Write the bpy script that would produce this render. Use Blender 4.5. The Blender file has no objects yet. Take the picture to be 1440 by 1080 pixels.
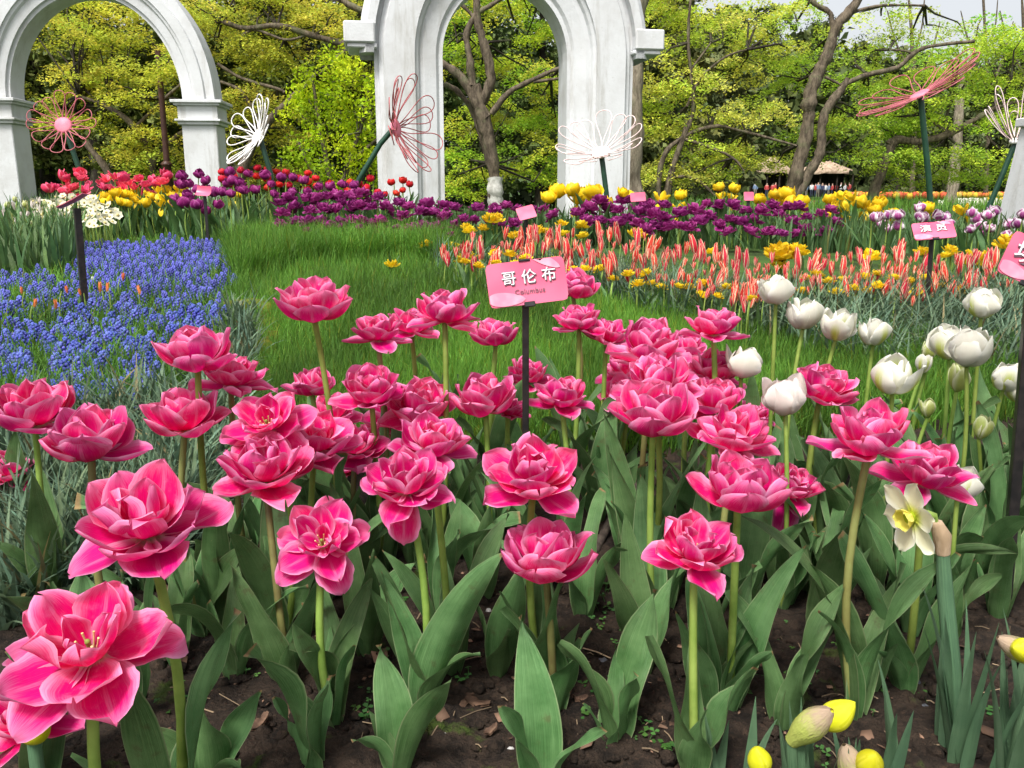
import bpy, math, random
import numpy as np
from mathutils import Vector, Matrix, noise
SC = bpy.context.scene
COL = SC.collection
R = math.radians
rng = np.random.default_rng(7)

# ------------------------------------------------------------------ camera, sky, sun, exposure
CAM_H, FPX, PITCH = 0.68, 1200.0, R(12.9)
cam_d = bpy.data.cameras.new('camera'); cam = bpy.data.objects.new('camera', cam_d); COL.objects.link(cam)
cam.location = (0, 0, CAM_H); cam.rotation_euler = (math.pi/2 - PITCH, 0, 0)
cam_d.sensor_width = 36; cam_d.lens = 36*FPX/1440; cam_d.clip_start = 0.05; cam_d.clip_end = 2000
SC.camera = cam
SUN_EL, SUN_AZ = R(58), R(205)          # azimuth clockwise from +Y: behind the camera, to the left
w = bpy.data.worlds.new('World'); SC.world = w; w.use_nodes = True
nt = w.node_tree; nt.nodes.clear()
sky = nt.nodes.new('ShaderNodeTexSky'); sky.sky_type = 'NISHITA'; sky.sun_disc = False
sky.sun_elevation = SUN_EL; sky.sun_rotation = SUN_AZ; sky.air_density = 1.0; sky.dust_density = 4.0; sky.ozone_density = 1.0
hsv = nt.nodes.new('ShaderNodeHueSaturation'); hsv.inputs['Saturation'].default_value = 0.22
bg = nt.nodes.new('ShaderNodeBackground'); bg.inputs['Strength'].default_value = 0.11
wo = nt.nodes.new('ShaderNodeOutputWorld')
nt.links.new(sky.outputs[0], hsv.inputs['Color']); nt.links.new(hsv.outputs[0], bg.inputs[0]); nt.links.new(bg.outputs[0], wo.inputs[0])
sd = bpy.data.lights.new('sun', 'SUN'); sd.energy = 2.4; sd.angle = R(14); sd.color = (1, 0.97, 0.92)
so = bpy.data.objects.new('sun', sd); COL.objects.link(so)
sdir = Vector((math.sin(SUN_AZ)*math.cos(SUN_EL), math.cos(SUN_AZ)*math.cos(SUN_EL), math.sin(SUN_EL)))
so.rotation_euler = sdir.to_track_quat('Z', 'Y').to_euler()
SC.view_settings.view_transform = 'Standard'; SC.view_settings.look = 'None'
SC.view_settings.exposure = 1.0; SC.view_settings.gamma = 1.0; SC.view_settings.use_curve_mapping = False

# ------------------------------------------------------------------ ground profile and pixel helpers
GY = np.array([-5, 0, 1.35, 2.0, 3.0, 4.5, 6.0, 9.0, 13., 18, 26., 60., 140., 900.])
GZ = np.array([0, 0, 0, .115, .25, .36, .38, .42, .40, .15, -.1, -.2, -.45, -3.])
def ground(x, y):
    return np.interp(y, GY, GZ)
CP, SP = math.cos(PITCH), math.sin(PITCH)
def ray(px, py):
    a = (np.asarray(px, float)-720)/FPX; b = -(np.asarray(py, float)-540)/FPX
    return a, CP + b*SP, -SP + b*CP
def P(px, py, d):
    """point seen at photo pixel (px, py) whose distance ahead of the camera is d"""
    a, f, u = ray(px, py); t = d/f
    return np.stack(np.broadcast_arrays(a*t, d+0*t, CAM_H+u*t), -1)
def V3(px, py, d): return Vector(P(px, py, d).tolist())
def G(px, py, dz=0.0):
    """ground points (raised by dz) seen at photo pixels"""
    px = np.atleast_1d(np.asarray(px, float)); py = np.atleast_1d(np.asarray(py, float))
    a, f, u = ray(px, py)
    lo = np.full(px.shape, .3); hi = np.full(px.shape, 30.)
    for _ in range(36):
        m = (lo+hi)/2; t = m/f
        above = CAM_H+u*t > ground(a*t, m)+dz
        lo = np.where(above, m, lo); hi = np.where(above, hi, m)
    t = lo/f
    return np.stack([a*t, lo, ground(a*t, lo)], -1)
def inpoly(n, poly, r=rng):
    poly = np.asarray(poly, float); out = []; tot = 0
    lo, hi = poly.min(0), poly.max(0)
    while tot < n:
        q = lo + (hi-lo)*r.random((max(64, n*2), 2))
        x, y = q[:, 0], q[:, 1]; ins = np.zeros(len(q), bool); j = len(poly)-1
        for i in range(len(poly)):
            xi, yi = poly[i]; xj, yj = poly[j]
            ins ^= ((yi > y) != (yj > y)) & (x < (xj-xi)*(y-yi)/(yj-yi+1e-9)+xi)
            j = i
        q = q[ins]; out.append(q); tot += len(q)
    return np.concatenate(out)[:n]
def spaced(n, poly, gap, r=rng):
    """up to n points inside poly at least gap apart (gap counted double sideways-narrow)"""
    q = inpoly(n*12, poly, r); keep = []
    for p in q:
        if all((p[0]-k[0])**2+(p[1]-k[1])**2 > gap*gap for k in keep):
            keep.append(p)
            if len(keep) == n: break
    return keep

# ------------------------------------------------------------------ mesh helpers
class MB:
    def __init__(s): s.v = []; s.q = []; s.t = []; s.uv = []; s.c = []; s.qm = []; s.tm = []; s.n = 0
    def add(s, v, q=None, t=None, uv=None, col=None, m=0):
        v = np.asarray(v, float).reshape(-1, 3)
        if q is not None and len(q): s.q.append(np.asarray(q)+s.n); s.qm.append(np.full(len(q), m))
        if t is not None and len(t): s.t.append(np.asarray(t)+s.n); s.tm.append(np.full(len(t), m))
        s.v.append(v)
        s.uv.append(np.zeros((len(v), 3)) if uv is None else np.asarray(uv, float).reshape(-1, 3))
        s.c.append(np.ones((len(v), 4)) if col is None else np.asarray(col, float).reshape(-1, 4))
        s.n += len(v); return s
    def grid(s, p, uv=None, col=None, m=0, wrap=False):
        p = np.asarray(p, float); a, b = p.shape[:2]
        i, j = np.meshgrid(np.arange(a-1), np.arange(b if wrap else b-1), indexing='ij')
        k = (j+1) % b
        q = np.stack([i*b+j, i*b+k, (i+1)*b+k, (i+1)*b+j], -1).reshape(-1, 4)
        return s.add(p, q, uv=uv, col=col, m=m)
    def tube(s, pts, rad, n=6, m=0, caps=True, col=None):
        pts = np.asarray(pts, float); rad = np.broadcast_to(np.asarray(rad, float), (len(pts),))
        T = np.gradient(pts, axis=0); T /= np.linalg.norm(T, axis=1, keepdims=True)+1e-12
        ref = np.array([0, 0, 1.]) if abs(T[0, 2]) < .9 else np.array([1., 0, 0])
        u = np.cross(T[0], ref); u /= np.linalg.norm(u); rings = []
        L = 0; uv = []
        for i in range(len(pts)):
            u = u-T[i]*np.dot(u, T[i]); u /= np.linalg.norm(u)+1e-12
            w_ = np.cross(T[i], u); a = np.arange(n)*2*math.pi/n
            rings.append(pts[i]+rad[i]*(np.cos(a)[:, None]*u+np.sin(a)[:, None]*w_))
            if i: L += np.linalg.norm(pts[i]-pts[i-1])
            uv.append(np.stack([a/6.283, np.full(n, L), np.full(n, i/(len(pts)-1))], -1))
        c = None if col is None else np.broadcast_to(np.asarray(col, float), (len(pts)*n, 4))
        b0 = s.n; s.grid(rings, uv=np.array(uv), col=c, m=m, wrap=True)
        if caps:
            for ring, pt, fl in ((rings[0], pts[0], 1), (rings[-1], pts[-1], 0)):
                j = np.arange(n); k = (j+1) % n
                tr = np.stack([k, j, np.full(n, n)], -1) if fl else np.stack([j, k, np.full(n, n)], -1)
                cc = None if col is None else np.broadcast_to(np.asarray(col, float), (n+1, 4))
                s.add(np.vstack([ring, pt[None]]), t=tr, m=m, col=cc)
        return s
    def box(s, c, sz, rot=None, m=0, bev=0.0):
        x, y, z = np.asarray(sz, float)/2; b = min(bev, .45*min(x, y, z)*2/2) if bev else 0
        if b:
            # chamfered box from stacked rings
            def ring(ix, zz): return [(-x+ix, -y+b+0, zz), (-x+b, -y+ix, zz), (x-b, -y+ix, zz), (x-ix, -y+b, zz), (x-ix, y-b, zz), (x-b, y-ix, zz), (-x+b, y-ix, zz), (-x+ix, y-b, zz)]
            rr = np.array([ring(b, -z), ring(0, -z+b), ring(0, z-b), ring(b, z)])
            v = rr.reshape(-1, 3); q = []
            for i in range(3):
                for j in range(8): q.append((i*8+j, i*8+(j+1) % 8, (i+1)*8+(j+1) % 8, (i+1)*8+j))
            q += [(0, 7, 6, 1), (1, 6, 5, 2), (2, 5, 4, 3), (24, 25, 30, 31), (25, 26, 29, 30), (26, 27, 28, 29)]
        else:
            v = np.array([(i, j, k) for i in (-x, x) for j in (-y, y) for k in (-z, z)])
            q = [(0, 1, 3, 2), (4, 6, 7, 5), (0, 4, 5, 1), (2, 3, 7, 6), (0, 2, 6, 4), (1, 5, 7, 3)]
        if rot is not None: v = v @ np.array(rot.to_3x3() if isinstance(rot, Matrix) else rot).T
        return s.add(v+np.asarray(c, float), q, m=m)
    def ball(s, c, rad, nu=8, nv=6, m=0, col=None, seed=None, rough=0):
        rad = np.broadcast_to(np.asarray(rad, float), (3,)); ph = np.linspace(0, math.pi, nv+1); th = np.arange(nu)*2*math.pi/nu
        p = np.stack([np.sin(ph)[:, None]*np.cos(th), np.sin(ph)[:, None]*np.sin(th), np.cos(ph)[:, None]+0*th], -1)
        if rough:
            rr = np.random.default_rng(seed); f = 1+rough*(rr.random(p.shape[:2])-.5); f[0] = f[0, 0]; f[-1] = f[-1, 0]; p = p*f[..., None]
        cc = None if col is None else np.broadcast_to(np.asarray(col, float), ((nv+1)*nu, 4))
        return s.grid(p[::-1]*rad+np.asarray(c, float), m=m, wrap=True, col=cc)
    def mesh(s, name, mats, smooth=True):
        me = bpy.data.meshes.new(name)
        V = np.concatenate(s.v); nv = len(V)
        q = np.concatenate(s.q) if s.q else np.zeros((0, 4), int); t = np.concatenate(s.t) if s.t else np.zeros((0, 3), int)
        me.vertices.add(nv); me.vertices.foreach_set('co', V.astype(np.float32).ravel())
        li = np.concatenate([q.ravel(), t.ravel()]).astype(np.int32)
        me.loops.add(len(li)); me.loops.foreach_set('vertex_index', li)
        ls = np.concatenate([np.arange(len(q))*4, len(q)*4+np.arange(len(t))*3]).astype(np.int32)
        me.polygons.add(len(ls)); me.polygons.foreach_set('loop_start', ls)
        mats = mats if isinstance(mats, (list, tuple)) else [mats]
        for m_ in mats: me.materials.append(m_)
        if len(mats) > 1:
            mi = np.concatenate(s.qm+s.tm).astype(np.int32); me.polygons.foreach_set('material_index', mi)
        me.polygons.foreach_set('use_smooth', np.full(len(ls), smooth))
        a = me.attributes.new('uvp', 'FLOAT_VECTOR', 'POINT'); a.data.foreach_set('vector', np.concatenate(s.uv).astype(np.float32).ravel())
        a = me.attributes.new('col', 'FLOAT_COLOR', 'POINT'); a.data.foreach_set('color', np.concatenate(s.c).astype(np.float32).ravel())
        me.update(calc_edges=True); me.validate()
        return me
def link(name, data, parent=None, loc=(0, 0, 0), rot=(0, 0, 0), sc=(1, 1, 1)):
    o = bpy.data.objects.new(name, data); COL.objects.link(o)
    o.location = loc; o.rotation_euler = rot; o.scale = sc if hasattr(sc, '__len__') else (sc, sc, sc)
    if parent is not None: o.parent = parent
    return o
def obj(name, mb, mats, parent=None, smooth=True, **k): return link(name, mb.mesh(name, mats, smooth), parent, **k)
def tag(o, label=None, cat=None, group=None, kind=None):
    if label: o['label'] = label
    if cat: o['category'] = cat
    if group: o['group'] = group
    if kind: o['kind'] = kind
    return o
def thing(name, label, cat, loc, group=None, rz=0): return tag(link(name, None, loc=loc, rot=(0, 0, rz)), label, cat, group)
def stuff(name, mb, mats, label, cat): return tag(obj(name, mb, mats), label, cat, kind='stuff')

# ------------------------------------------------------------------ materials
class NT:
    def __init__(s, name):
        s.m = bpy.data.materials.new(name); s.m.use_nodes = True; s.t = s.m.node_tree; s.t.nodes.clear()
        s.out = s.n('ShaderNodeOutputMaterial')
    def n(s, t, **k):
        x = s.t.nodes.new(t)
        for a, b in k.items(): setattr(x, a, b)
        return x
    def l(s, a, b): s.t.links.new(a, b)
    def set(s, sock, v):
        if hasattr(v, 'links') or hasattr(v, 'is_output'): s.l(v, sock)
        else: sock.default_value = v if not (isinstance(v, tuple) and len(v) == 3 and len(sock.default_value) == 4) else (*v, 1)
    def attr(s, name): return s.n('ShaderNodeAttribute', attribute_name=name)
    def math(s, op, a, b=0.0, c=0.0, clamp=False):
        x = s.n('ShaderNodeMath', operation=op, use_clamp=clamp)
        for i, v in enumerate((a, b, c)): s.set(x.inputs[i], v)
        return x.outputs[0]
    def smooth(s, v, a, b, lo=0.0, hi=1.0):
        x = s.n('ShaderNodeMapRange', interpolation_type='SMOOTHSTEP'); s.set(x.inputs['Value'], v)
        x.inputs['From Min'].default_value = a; x.inputs['From Max'].default_value = b; x.inputs['To Min'].default_value = lo; x.inputs['To Max'].default_value = hi
        return x.outputs[0]
    def mix(s, f, a, b, blend='MIX'):
        x = s.n('ShaderNodeMix', data_type='RGBA', blend_type=blend); s.set(x.inputs[0], f); s.set(x.inputs[6], a); s.set(x.inputs[7], b); return x.outputs[2]
    def noise(s, vec, scale, detail=3, rough=.55, w=None):
        x = s.n('ShaderNodeTexNoise'); x.inputs['Scale'].default_value = scale; x.inputs['Detail'].default_value = detail; x.inputs['Roughness'].default_value = rough
        if vec is not None: s.l(vec, x.inputs['Vector'])
        return x.outputs['Fac']
    def vmul(s, vec, k):
        x = s.n('ShaderNodeVectorMath', operation='MULTIPLY'); s.l(vec, x.inputs[0]); x.inputs[1].default_value = k; return x.outputs[0]
    def bump(s, h, strength, dist=.01):
        x = s.n('ShaderNodeBump'); x.inputs['Strength'].default_value = strength; x.inputs['Distance'].default_value = dist; s.l(h, x.inputs['Height']); return x.outputs[0]
    def pbsdf(s, col, rough=.6, spec=.3, normal=None, **k):
        x = s.n('ShaderNodeBsdfPrincipled'); s.set(x.inputs['Base Color'], col); s.set(x.inputs['Roughness'], rough); x.inputs['Specular IOR Level'].default_value = spec
        if normal is not None: s.l(normal, x.inputs['Normal'])
        for a, b in k.items(): x.inputs[a.replace('_', ' ')].default_value = b
        return x.outputs[0]
    def leafy(s, col, rough, spec, trans, normal=None, tcol=None):
        a = s.pbsdf(col, rough, spec, normal); b = s.n('ShaderNodeBsdfTranslucent'); s.set(b.inputs['Color'], tcol if tcol is not None else col)
        x = s.n('ShaderNodeMixShader'); x.inputs[0].default_value = trans; s.l(a, x.inputs[1]); s.l(b.outputs[0], x.inputs[2]); return x.outputs[0]
    def done(s, sh): s.l(sh, s.out.inputs[0]); return s.m
    def objrand(s): return s.n('ShaderNodeObjectInfo').outputs['Random']
    def pos(s): return s.n('ShaderNodeNewGeometry').outputs['Position']

def petal_mat(name, deep, edge, base, e0=.45, e1=1.0, stripe=.5, tip=.5, trans=.3, basev=.16, rough=.42, vein=.35, jit=.25, flame=None, spec=.24, bump=.3):
    n = NT(name); uv = n.attr('uvp').outputs['Vector']
    sep = n.n('ShaderNodeSeparateXYZ'); n.l(uv, sep.inputs[0]); u, v = sep.outputs[0], sep.outputs[1]
    au = n.math('ABSOLUTE', u)
    st = n.vmul(uv, (14, 1.4, 1)); nz = n.noise(st, 1.6, 4, .6)
    auj = n.math('ADD', au, n.math('MULTIPLY', n.math('SUBTRACT', nz, .5), jit))
    ef = n.smooth(auj, e0, e1)
    tf = n.math('MULTIPLY', n.smooth(n.math('ADD', v, n.math('MULTIPLY', n.math('SUBTRACT', nz, .5), jit)), .72, 1.02), tip)
    f = n.math('MAXIMUM', ef, tf)
    sf = n.math('MULTIPLY', n.smooth(auj, .1, .0), n.math('MULTIPLY', n.smooth(v, .25, .6), stripe)); f = n.math('MAXIMUM', f, sf)
    c = n.mix(f, deep, edge)
    vn = n.noise(n.vmul(uv, (40, 1.2, 1)), 2.0, 3, .6)
    c = n.mix(n.math('MULTIPLY', n.smooth(vn, .5, .75), vein), c, edge)
    c = n.mix(n.math('MULTIPLY', n.smooth(vn, .48, .25), vein*.6), c, tuple(x*.72 for x in deep))
    if flame:
        ff = n.math('MULTIPLY', n.smooth(n.math('ADD', au, n.math('MULTIPLY', n.math('SUBTRACT', vn, .5), .8)), .42, .1), n.math('MULTIPLY', n.smooth(v, .95, .55), n.math('GREATER_THAN', n.objrand(), .45)))
        c = n.mix(ff, c, flame)
    c = n.mix(n.smooth(n.math('ADD', v, n.math('MULTIPLY', n.math('SUBTRACT', nz, .5), .15)), basev, basev*.2), c, base)
    hs = n.n('ShaderNodeHueSaturation'); n.l(c, hs.inputs['Color']); r = n.objrand()
    n.l(n.math('ADD', .492, n.math('MULTIPLY', r, .018)), hs.inputs['Hue']); n.l(n.math('ADD', .84, n.math('MULTIPLY', r, .26)), hs.inputs['Value'])
    bl = n.noise(n.pos(), 70, 4, .6); c = n.mix(n.math('MULTIPLY', n.smooth(bl, .5, .75), n.math('MULTIPLY', n.smooth(r, .3, 1.), .34)), hs.outputs[0], edge)
    b = n.bump(vn, bump, .002)
    return n.done(n.leafy(c, rough, spec, trans, b))
M = {}
M['pink'] = petal_mat('pink_petal', (.80, .002, .190), (.92, .41, .65), (.86, .66, .48), .48, 1.12, .28, .5, jit=.5, vein=.16, spec=.16, rough=.5, bump=.5)
M['white'] = petal_mat('white_petal', (.74, .72, .61), (.79, .78, .71), (.70, .74, .42), .5, 1, .2, .3, vein=.3, jit=.3, flame=(.50, .55, .10), trans=.25)
M['blush'] = petal_mat('blush_white_petal', (.76, .66, .61), (.80, .74, .69), (.72, .72, .45), .5, 1, .3, .3, vein=.3, trans=.25)
M['greenbud'] = petal_mat('green_bud_petal', (.40, .46, .11), (.72, .73, .48), (.28, .38, .08), .4, 1, .1, .6, vein=.4, trans=.2)
M['purple'] = petal_mat('purple_petal', (.24, .010, .135), (.50, .09, .34), (.15, .02, .10), .5, 1.1, .2, .35)
M['yellow'] = petal_mat('yellow_petal', (.86, .60, .012), (.90, .68, .05), (.70, .56, .02), .5, 1.1, .2, .2, vein=.25)
M['red'] = petal_mat('red_petal', (.70, .012, .03), (.78, .08, .08), (.55, .05, .02), .6, 1.1, .2, .2)
M['coral'] = petal_mat('coral_petal', (.84, .045, .15), (.90, .24, .34), (.75, .3, .2), .55, 1.1, .2, .3)
M['lilac'] = petal_mat('lilac_petal', (.36, .04, .24), (.84, .72, .78), (.75, .68, .62), .45, .8, .1, .85, basev=.2)
M['striped'] = petal_mat('striped_petal', (.80, .022, .05), (.87, .72, .48), (.80, .55, .12), .60, .78, .0, .05, basev=.07, jit=.1)
M['orange'] = petal_mat('orange_petal', (.80, .20, .06), (.85, .4, .15), (.75, .5, .1), .5, 1, .1, .2)
M['narc'] = petal_mat('daffodil_petal', (.84, .80, .52), (.86, .85, .70), (.62, .66, .08), .4, 1, .1, .4, vein=.25, basev=.35, trans=.3)
M['narcyel'] = petal_mat('daffodil_cup', (.80, .70, .12), (.84, .76, .2), (.6, .6, .06), .4, 1, .1, .4)
M['budyel'] = petal_mat('daffodil_bud_yellow', (.62, .60, .015), (.74, .70, .05), (.35, .45, .02), .4, 1, .1, .4, vein=.4, trans=.2)

def plant_mat(name, ca, cb, rough=.45, spec=.35, trans=.22, tcol=None, stripes=True, brown=0.0, tipbrown=0.0):
    n = NT(name); uv = n.attr('uvp').outputs['Vector']; cl = n.attr('col').outputs['Color']
    sep = n.n('ShaderNodeSeparateXYZ'); n.l(uv, sep.inputs[0]); v = sep.outputs[1]
    nz = n.noise(n.pos(), 22, 4, .6); st = n.noise(n.vmul(uv, (26, .8, 1)), 2.2, 3, .55)
    f = n.math('ADD', n.math('MULTIPLY', nz, .45), n.math('MULTIPLY', st, .55)) if stripes else nz
    c = n.mix(n.smooth(f, .32, .68), ca, cb)
    if brown: c = n.mix(n.math('MULTIPLY', n.smooth(n.noise(n.pos(), 38, 5, .65), .58, .72), brown), c, (.10, .085, .035))
    if tipbrown: c = n.mix(n.math('MULTIPLY', n.smooth(n.math('ADD', v, n.math('MULTIPLY', n.math('SUBTRACT', nz, .5), .05)), .976, .992), n.math('GREATER_THAN', n.objrand(), .55)), c, (.30, .19, .09))
    if tipbrown: c = n.mix(n.math('MULTIPLY', n.smooth(n.math('ABSOLUTE', sep.outputs[0]), .93, .985), .6), c, (.33, .38, .20))
    hs = n.n('ShaderNodeHueSaturation'); n.l(c, hs.inputs['Color']); r = n.objrand()
    n.l(n.math('ADD', .487, n.math('MULTIPLY', r, .026)), hs.inputs['Hue']); n.l(n.math('ADD', .8, n.math('MULTIPLY', r, .4)), hs.inputs['Value'])
    c = n.mix(1.0, hs.outputs[0], cl, 'MULTIPLY')
    b = n.bump(st, .7, .002) if stripes else None
    return n.done(n.leafy(c, rough, spec, trans, b, tcol))
M['tleaf'] = plant_mat('tulip_leaf', (.046, .122, .032), (.165, .295, .112), .42, .28, .2, brown=.55, tipbrown=1)
M['tleaf_far'] = plant_mat('far_tulip_leaf', (.06, .14, .045), (.12, .22, .07), .42, .4, .25)
M['stem'] = plant_mat('green_stem', (.17, .26, .045), (.27, .37, .08), .45, .25, .1, stripes=False)
M['stem_brown'] = plant_mat('brownish_stem', (.17, .15, .05), (.24, .25, .08), .45, .35, .1, stripes=False)
M['narcleaf'] = plant_mat('daffodil_leaf', (.07, .15, .075), (.13, .23, .12), .45, .35, .2)
M['strap'] = plant_mat('grey_strap_leaf', (.075, .135, .07), (.165, .235, .15), .5, .35, .25)
M['grass'] = plant_mat('grass_blade', (.07, .18, .018), (.165, .32, .04), .5, .3, .4)
M['clover'] = plant_mat('clover', (.04, .11, .02), (.09, .19, .05), .5, .3, .3, stripes=False)

def simple(name, ca, cb, scale=20, rough=.7, spec=.3, bump=.3, bd=.004, metal=0, detail=5, thr=(.35, .65), vec=None):
    n = NT(name); p = n.n('ShaderNodeTexCoord').outputs['Object']
    if vec: p = n.vmul(p, vec)
    nz = n.noise(p, scale, detail, .6); c = n.mix(n.smooth(nz, *thr), ca, cb)
    return n.done(n.pbsdf(c, rough, spec, n.bump(n.noise(p, scale*3, 5, .65), bump, bd), Metallic=metal))
def bark(name, ca, cb, scale=8):
    n = NT(name); p = n.pos(); a = n.noise(n.vmul(p, (1, 1, .35)), scale*2.5, 6, .7); g = n.noise(p, scale*.6, 4, .6)
    c = n.mix(n.smooth(a, .35, .65), ca, cb); c = n.mix(n.math('MULTIPLY', n.smooth(g, .52, .7), .5), c, (.13, .15, .07))
    return n.done(n.pbsdf(c, .85, .2, n.bump(a, .8, .03)))
M['bark'] = bark('bark_brown', (.055, .042, .03), (.17, .135, .095))
M['bark_pale'] = bark('bark_pale', (.15, .12, .085), (.34, .29, .21))
M['bark_dark'] = bark('bark_dark', (.02, .016, .012), (.055, .045, .032))
M['limewash'] = simple('whitewash_on_bark', (.36, .35, .32), (.62, .61, .57), 14, .9, .2, .6, .01)
n = NT('white_render'); p = n.n('ShaderNodeTexCoord').outputs['Object']
c = n.mix(n.smooth(n.noise(p, 2.2, 6, .62), .42, .72), (.60, .61, .62), (.49, .49, .485))
c = n.mix(n.math('MULTIPLY', n.smooth(n.noise(n.vmul(p, (5, 5, .7)), 1.6, 6, .7), .50, .72), .7), c, (.36, .35, .32))
c = n.mix(n.math('MULTIPLY', n.smooth(n.noise(p, 26, 4, .6), .62, .75), .4), c, (.38, .37, .34))
M['plaster'] = n.done(n.pbsdf(c, .72, .25, n.bump(n.noise(p, 38, 5, .6), .35, .006)))
M['rope'] = simple('white_rope', (.62, .61, .58), (.76, .75, .72), 60, .85, .1, .5, .003)
M['black_metal'] = simple('black_painted_metal', (.010, .009, .010), (.022, .018, .018), 60, .35, .45, .1, .001)
M['brown_metal'] = simple('brown_painted_metal', (.055, .022, .016), (.085, .035, .026), 12, .5, .4, .1, .002)
M['green_metal'] = simple('dark_green_painted_metal', (.008, .04, .022), (.014, .06, .032), 12, .4, .45, .1, .002)
M['wire_pink'] = simple('pink_painted_wire', (.33, .07, .085), (.46, .13, .15), 18, .45, .4, .1, .001)
M['wire_white'] = simple('white_painted_wire', (.72, .70, .66), (.80, .78, .75), 18, .45, .4, .1, .001)
M['wire_rose'] = simple('pale_rose_painted_wire', (.72, .52, .50), (.80, .68, .66), 12, .45, .4, .1, .001)
M['wire_red'] = simple('red_painted_wire', (.30, .05, .045), (.48, .13, .14), 9, .45, .4, .1, .001)
M['hub_pink'] = simple('pink_painted_disc', (.66, .15, .22), (.74, .22, .29), 12, .5, .35, .15, .002)
M['sign_pink'] = simple('pink_sign_print', (.60, .085, .165), (.68, .14, .235), 9, .35, .4, .02, .0005, detail=2)
M['sign_pale'] = simple('pale_pink_sign_print', (.72, .21, .31), (.78, .34, .43), 30, .35, .4, .02, .0005, detail=2)
M['sign_white'] = simple('white_sign_print', (.80, .78, .78), (.84, .82, .82), 30, .4, .3, .02, .0005)
M['sign_grey'] = simple('grey_sign_print', (.10, .06, .08), (.14, .09, .11), 30, .4, .3, .02, .0005)
n = NT('dark_soil'); p = n.pos()
a = n.noise(p, 26, 8, .7); g = n.noise(p, 7, 5, .6); h = n.noise(p, 120, 4, .7)
c = n.mix(n.smooth(a, .3, .7), (.010, .0068, .005), (.060, .040, .027)); c = n.mix(n.math('MULTIPLY', n.smooth(h, .55, .72), .6), c, (.115, .07, .045))
mm = n.math('MULTIPLY', n.smooth(n.math('ADD', g, n.math('MULTIPLY', n.math('SUBTRACT', a, .5), .35)), .60, .68), .85); c = n.mix(mm, c, n.mix(h, (.03, .06, .006), (.075, .125, .015)))
M['soil'] = n.done(n.pbsdf(c, .88, .25, n.bump(n.math('ADD', a, n.math('MULTIPLY', h, .6)), 1.0, .022)))
n = NT('ground_cover_earth'); p = n.pos()
c = n.mix(n.smooth(n.noise(p, 5, 6, .65), .35, .65), (.022, .035, .010), (.05, .10, .018)); M['ground'] = n.done(n.pbsdf(c, .9, .2, n.bump(n.noise(p, 40, 5, .6), .6, .02)))
n = NT('pond_water'); p = n.pos()
M['water'] = n.done(n.pbsdf((.018, .025, .018), .06, .5, n.bump(n.noise(n.vmul(p, (1, .5, 1)), 3, 3, .5), .08, .05)))
n = NT('mossy_stone'); p = n.pos(); g = n.noise(p, 9, 6, .65)
c = n.mix(n.smooth(n.noise(p, 30, 6, .7), .35, .65), (.20, .18, .15), (.40, .37, .32)); c = n.mix(n.smooth(g, .26, .42), c, n.mix(n.noise(p, 60, 5, .7), (.05, .065, .006), (.22, .20, .022)))
M['moss'] = n.done(n.pbsdf(c, .92, .15, n.bump(n.noise(p, 110, 5, .7), 1.0, .01)))
M['pebble'] = simple('grey_pebble', (.06, .065, .08), (.19, .19, .20), 40, .5, .4, .4, .003)
M['palepebble'] = simple('pale_pebble', (.35, .34, .33), (.62, .60, .57), 40, .6, .4, .4, .003)
M['chip'] = simple('bark_chip', (.06, .035, .024), (.19, .115, .075), 45, .8, .2, .6, .003)
M['stick'] = simple('dead_stick', (.035, .027, .022), (.09, .07, .055), 45, .8, .2, .8, .004)
M['spathe'] = simple('papery_spathe', (.34, .24, .15), (.56, .42, .30), 70, .7, .2, .7, .002, vec=(1, 1, .25))
M['spathe_pale'] = simple('pale_papery_spathe', (.45, .46, .16), (.62, .56, .40), 40, .6, .2, .5, .002, vec=(1, 1, .25))
n = NT('pale_papery_spathe'); uv = n.attr('uvp').outputs['Vector']; sp = n.n('ShaderNodeSeparateXYZ'); n.l(uv, sp.inputs[0]); nz = n.noise(n.vmul(uv, (16, 60, 1)), 1.5, 4, .6)
c = n.mix(n.smooth(n.math('ADD', sp.outputs[2], n.math('MULTIPLY', n.math('SUBTRACT', nz, .5), .6)), .45, .9), (.46, .52, .12), (.46, .34, .24)); M['spathe_pale'] = n.done(n.leafy(c, .65, .2, .2, n.bump(nz, .8, .003)))
M['stamen'] = simple('cream_stamen', (.60, .44, .18), (.72, .60, .30), 60, .6, .2, .1, .001)
M['thatch'] = simple('thatch', (.28, .20, .14), (.48, .37, .27), 3, .9, .1, .5, .03)
M['darkwood'] = simple('dark_timber', (.02, .016, .013), (.05, .04, .03), 5, .8, .2, .2, .01)
n = NT('grape_hyacinth_blue'); cl = n.attr('col').outputs['Color']; c = n.mix(n.objrand(), (.055, .060, .36), (.135, .135, .52)); c = n.mix(1.0, c, cl, 'MULTIPLY'); M['muscari'] = n.done(n.leafy(c, .55, .25, .2))
def foliage(name, trans=.5):
    n = NT(name); cl = n.attr('col').outputs['Color']; return n.done(n.leafy(cl, .6, .2, trans))
M['fol'] = foliage('tree_foliage'); M['fol_dark'] = foliage('evergreen_foliage', .15)
n = NT('small_flowers'); cl = n.attr('col').outputs['Color']; M['dots'] = n.done(n.leafy(cl, .6, .2, .25))
n = NT('clothing'); cl = n.attr('col').outputs['Color']; M['cloth'] = n.done(n.pbsdf(cl, .8, .2))

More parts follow.
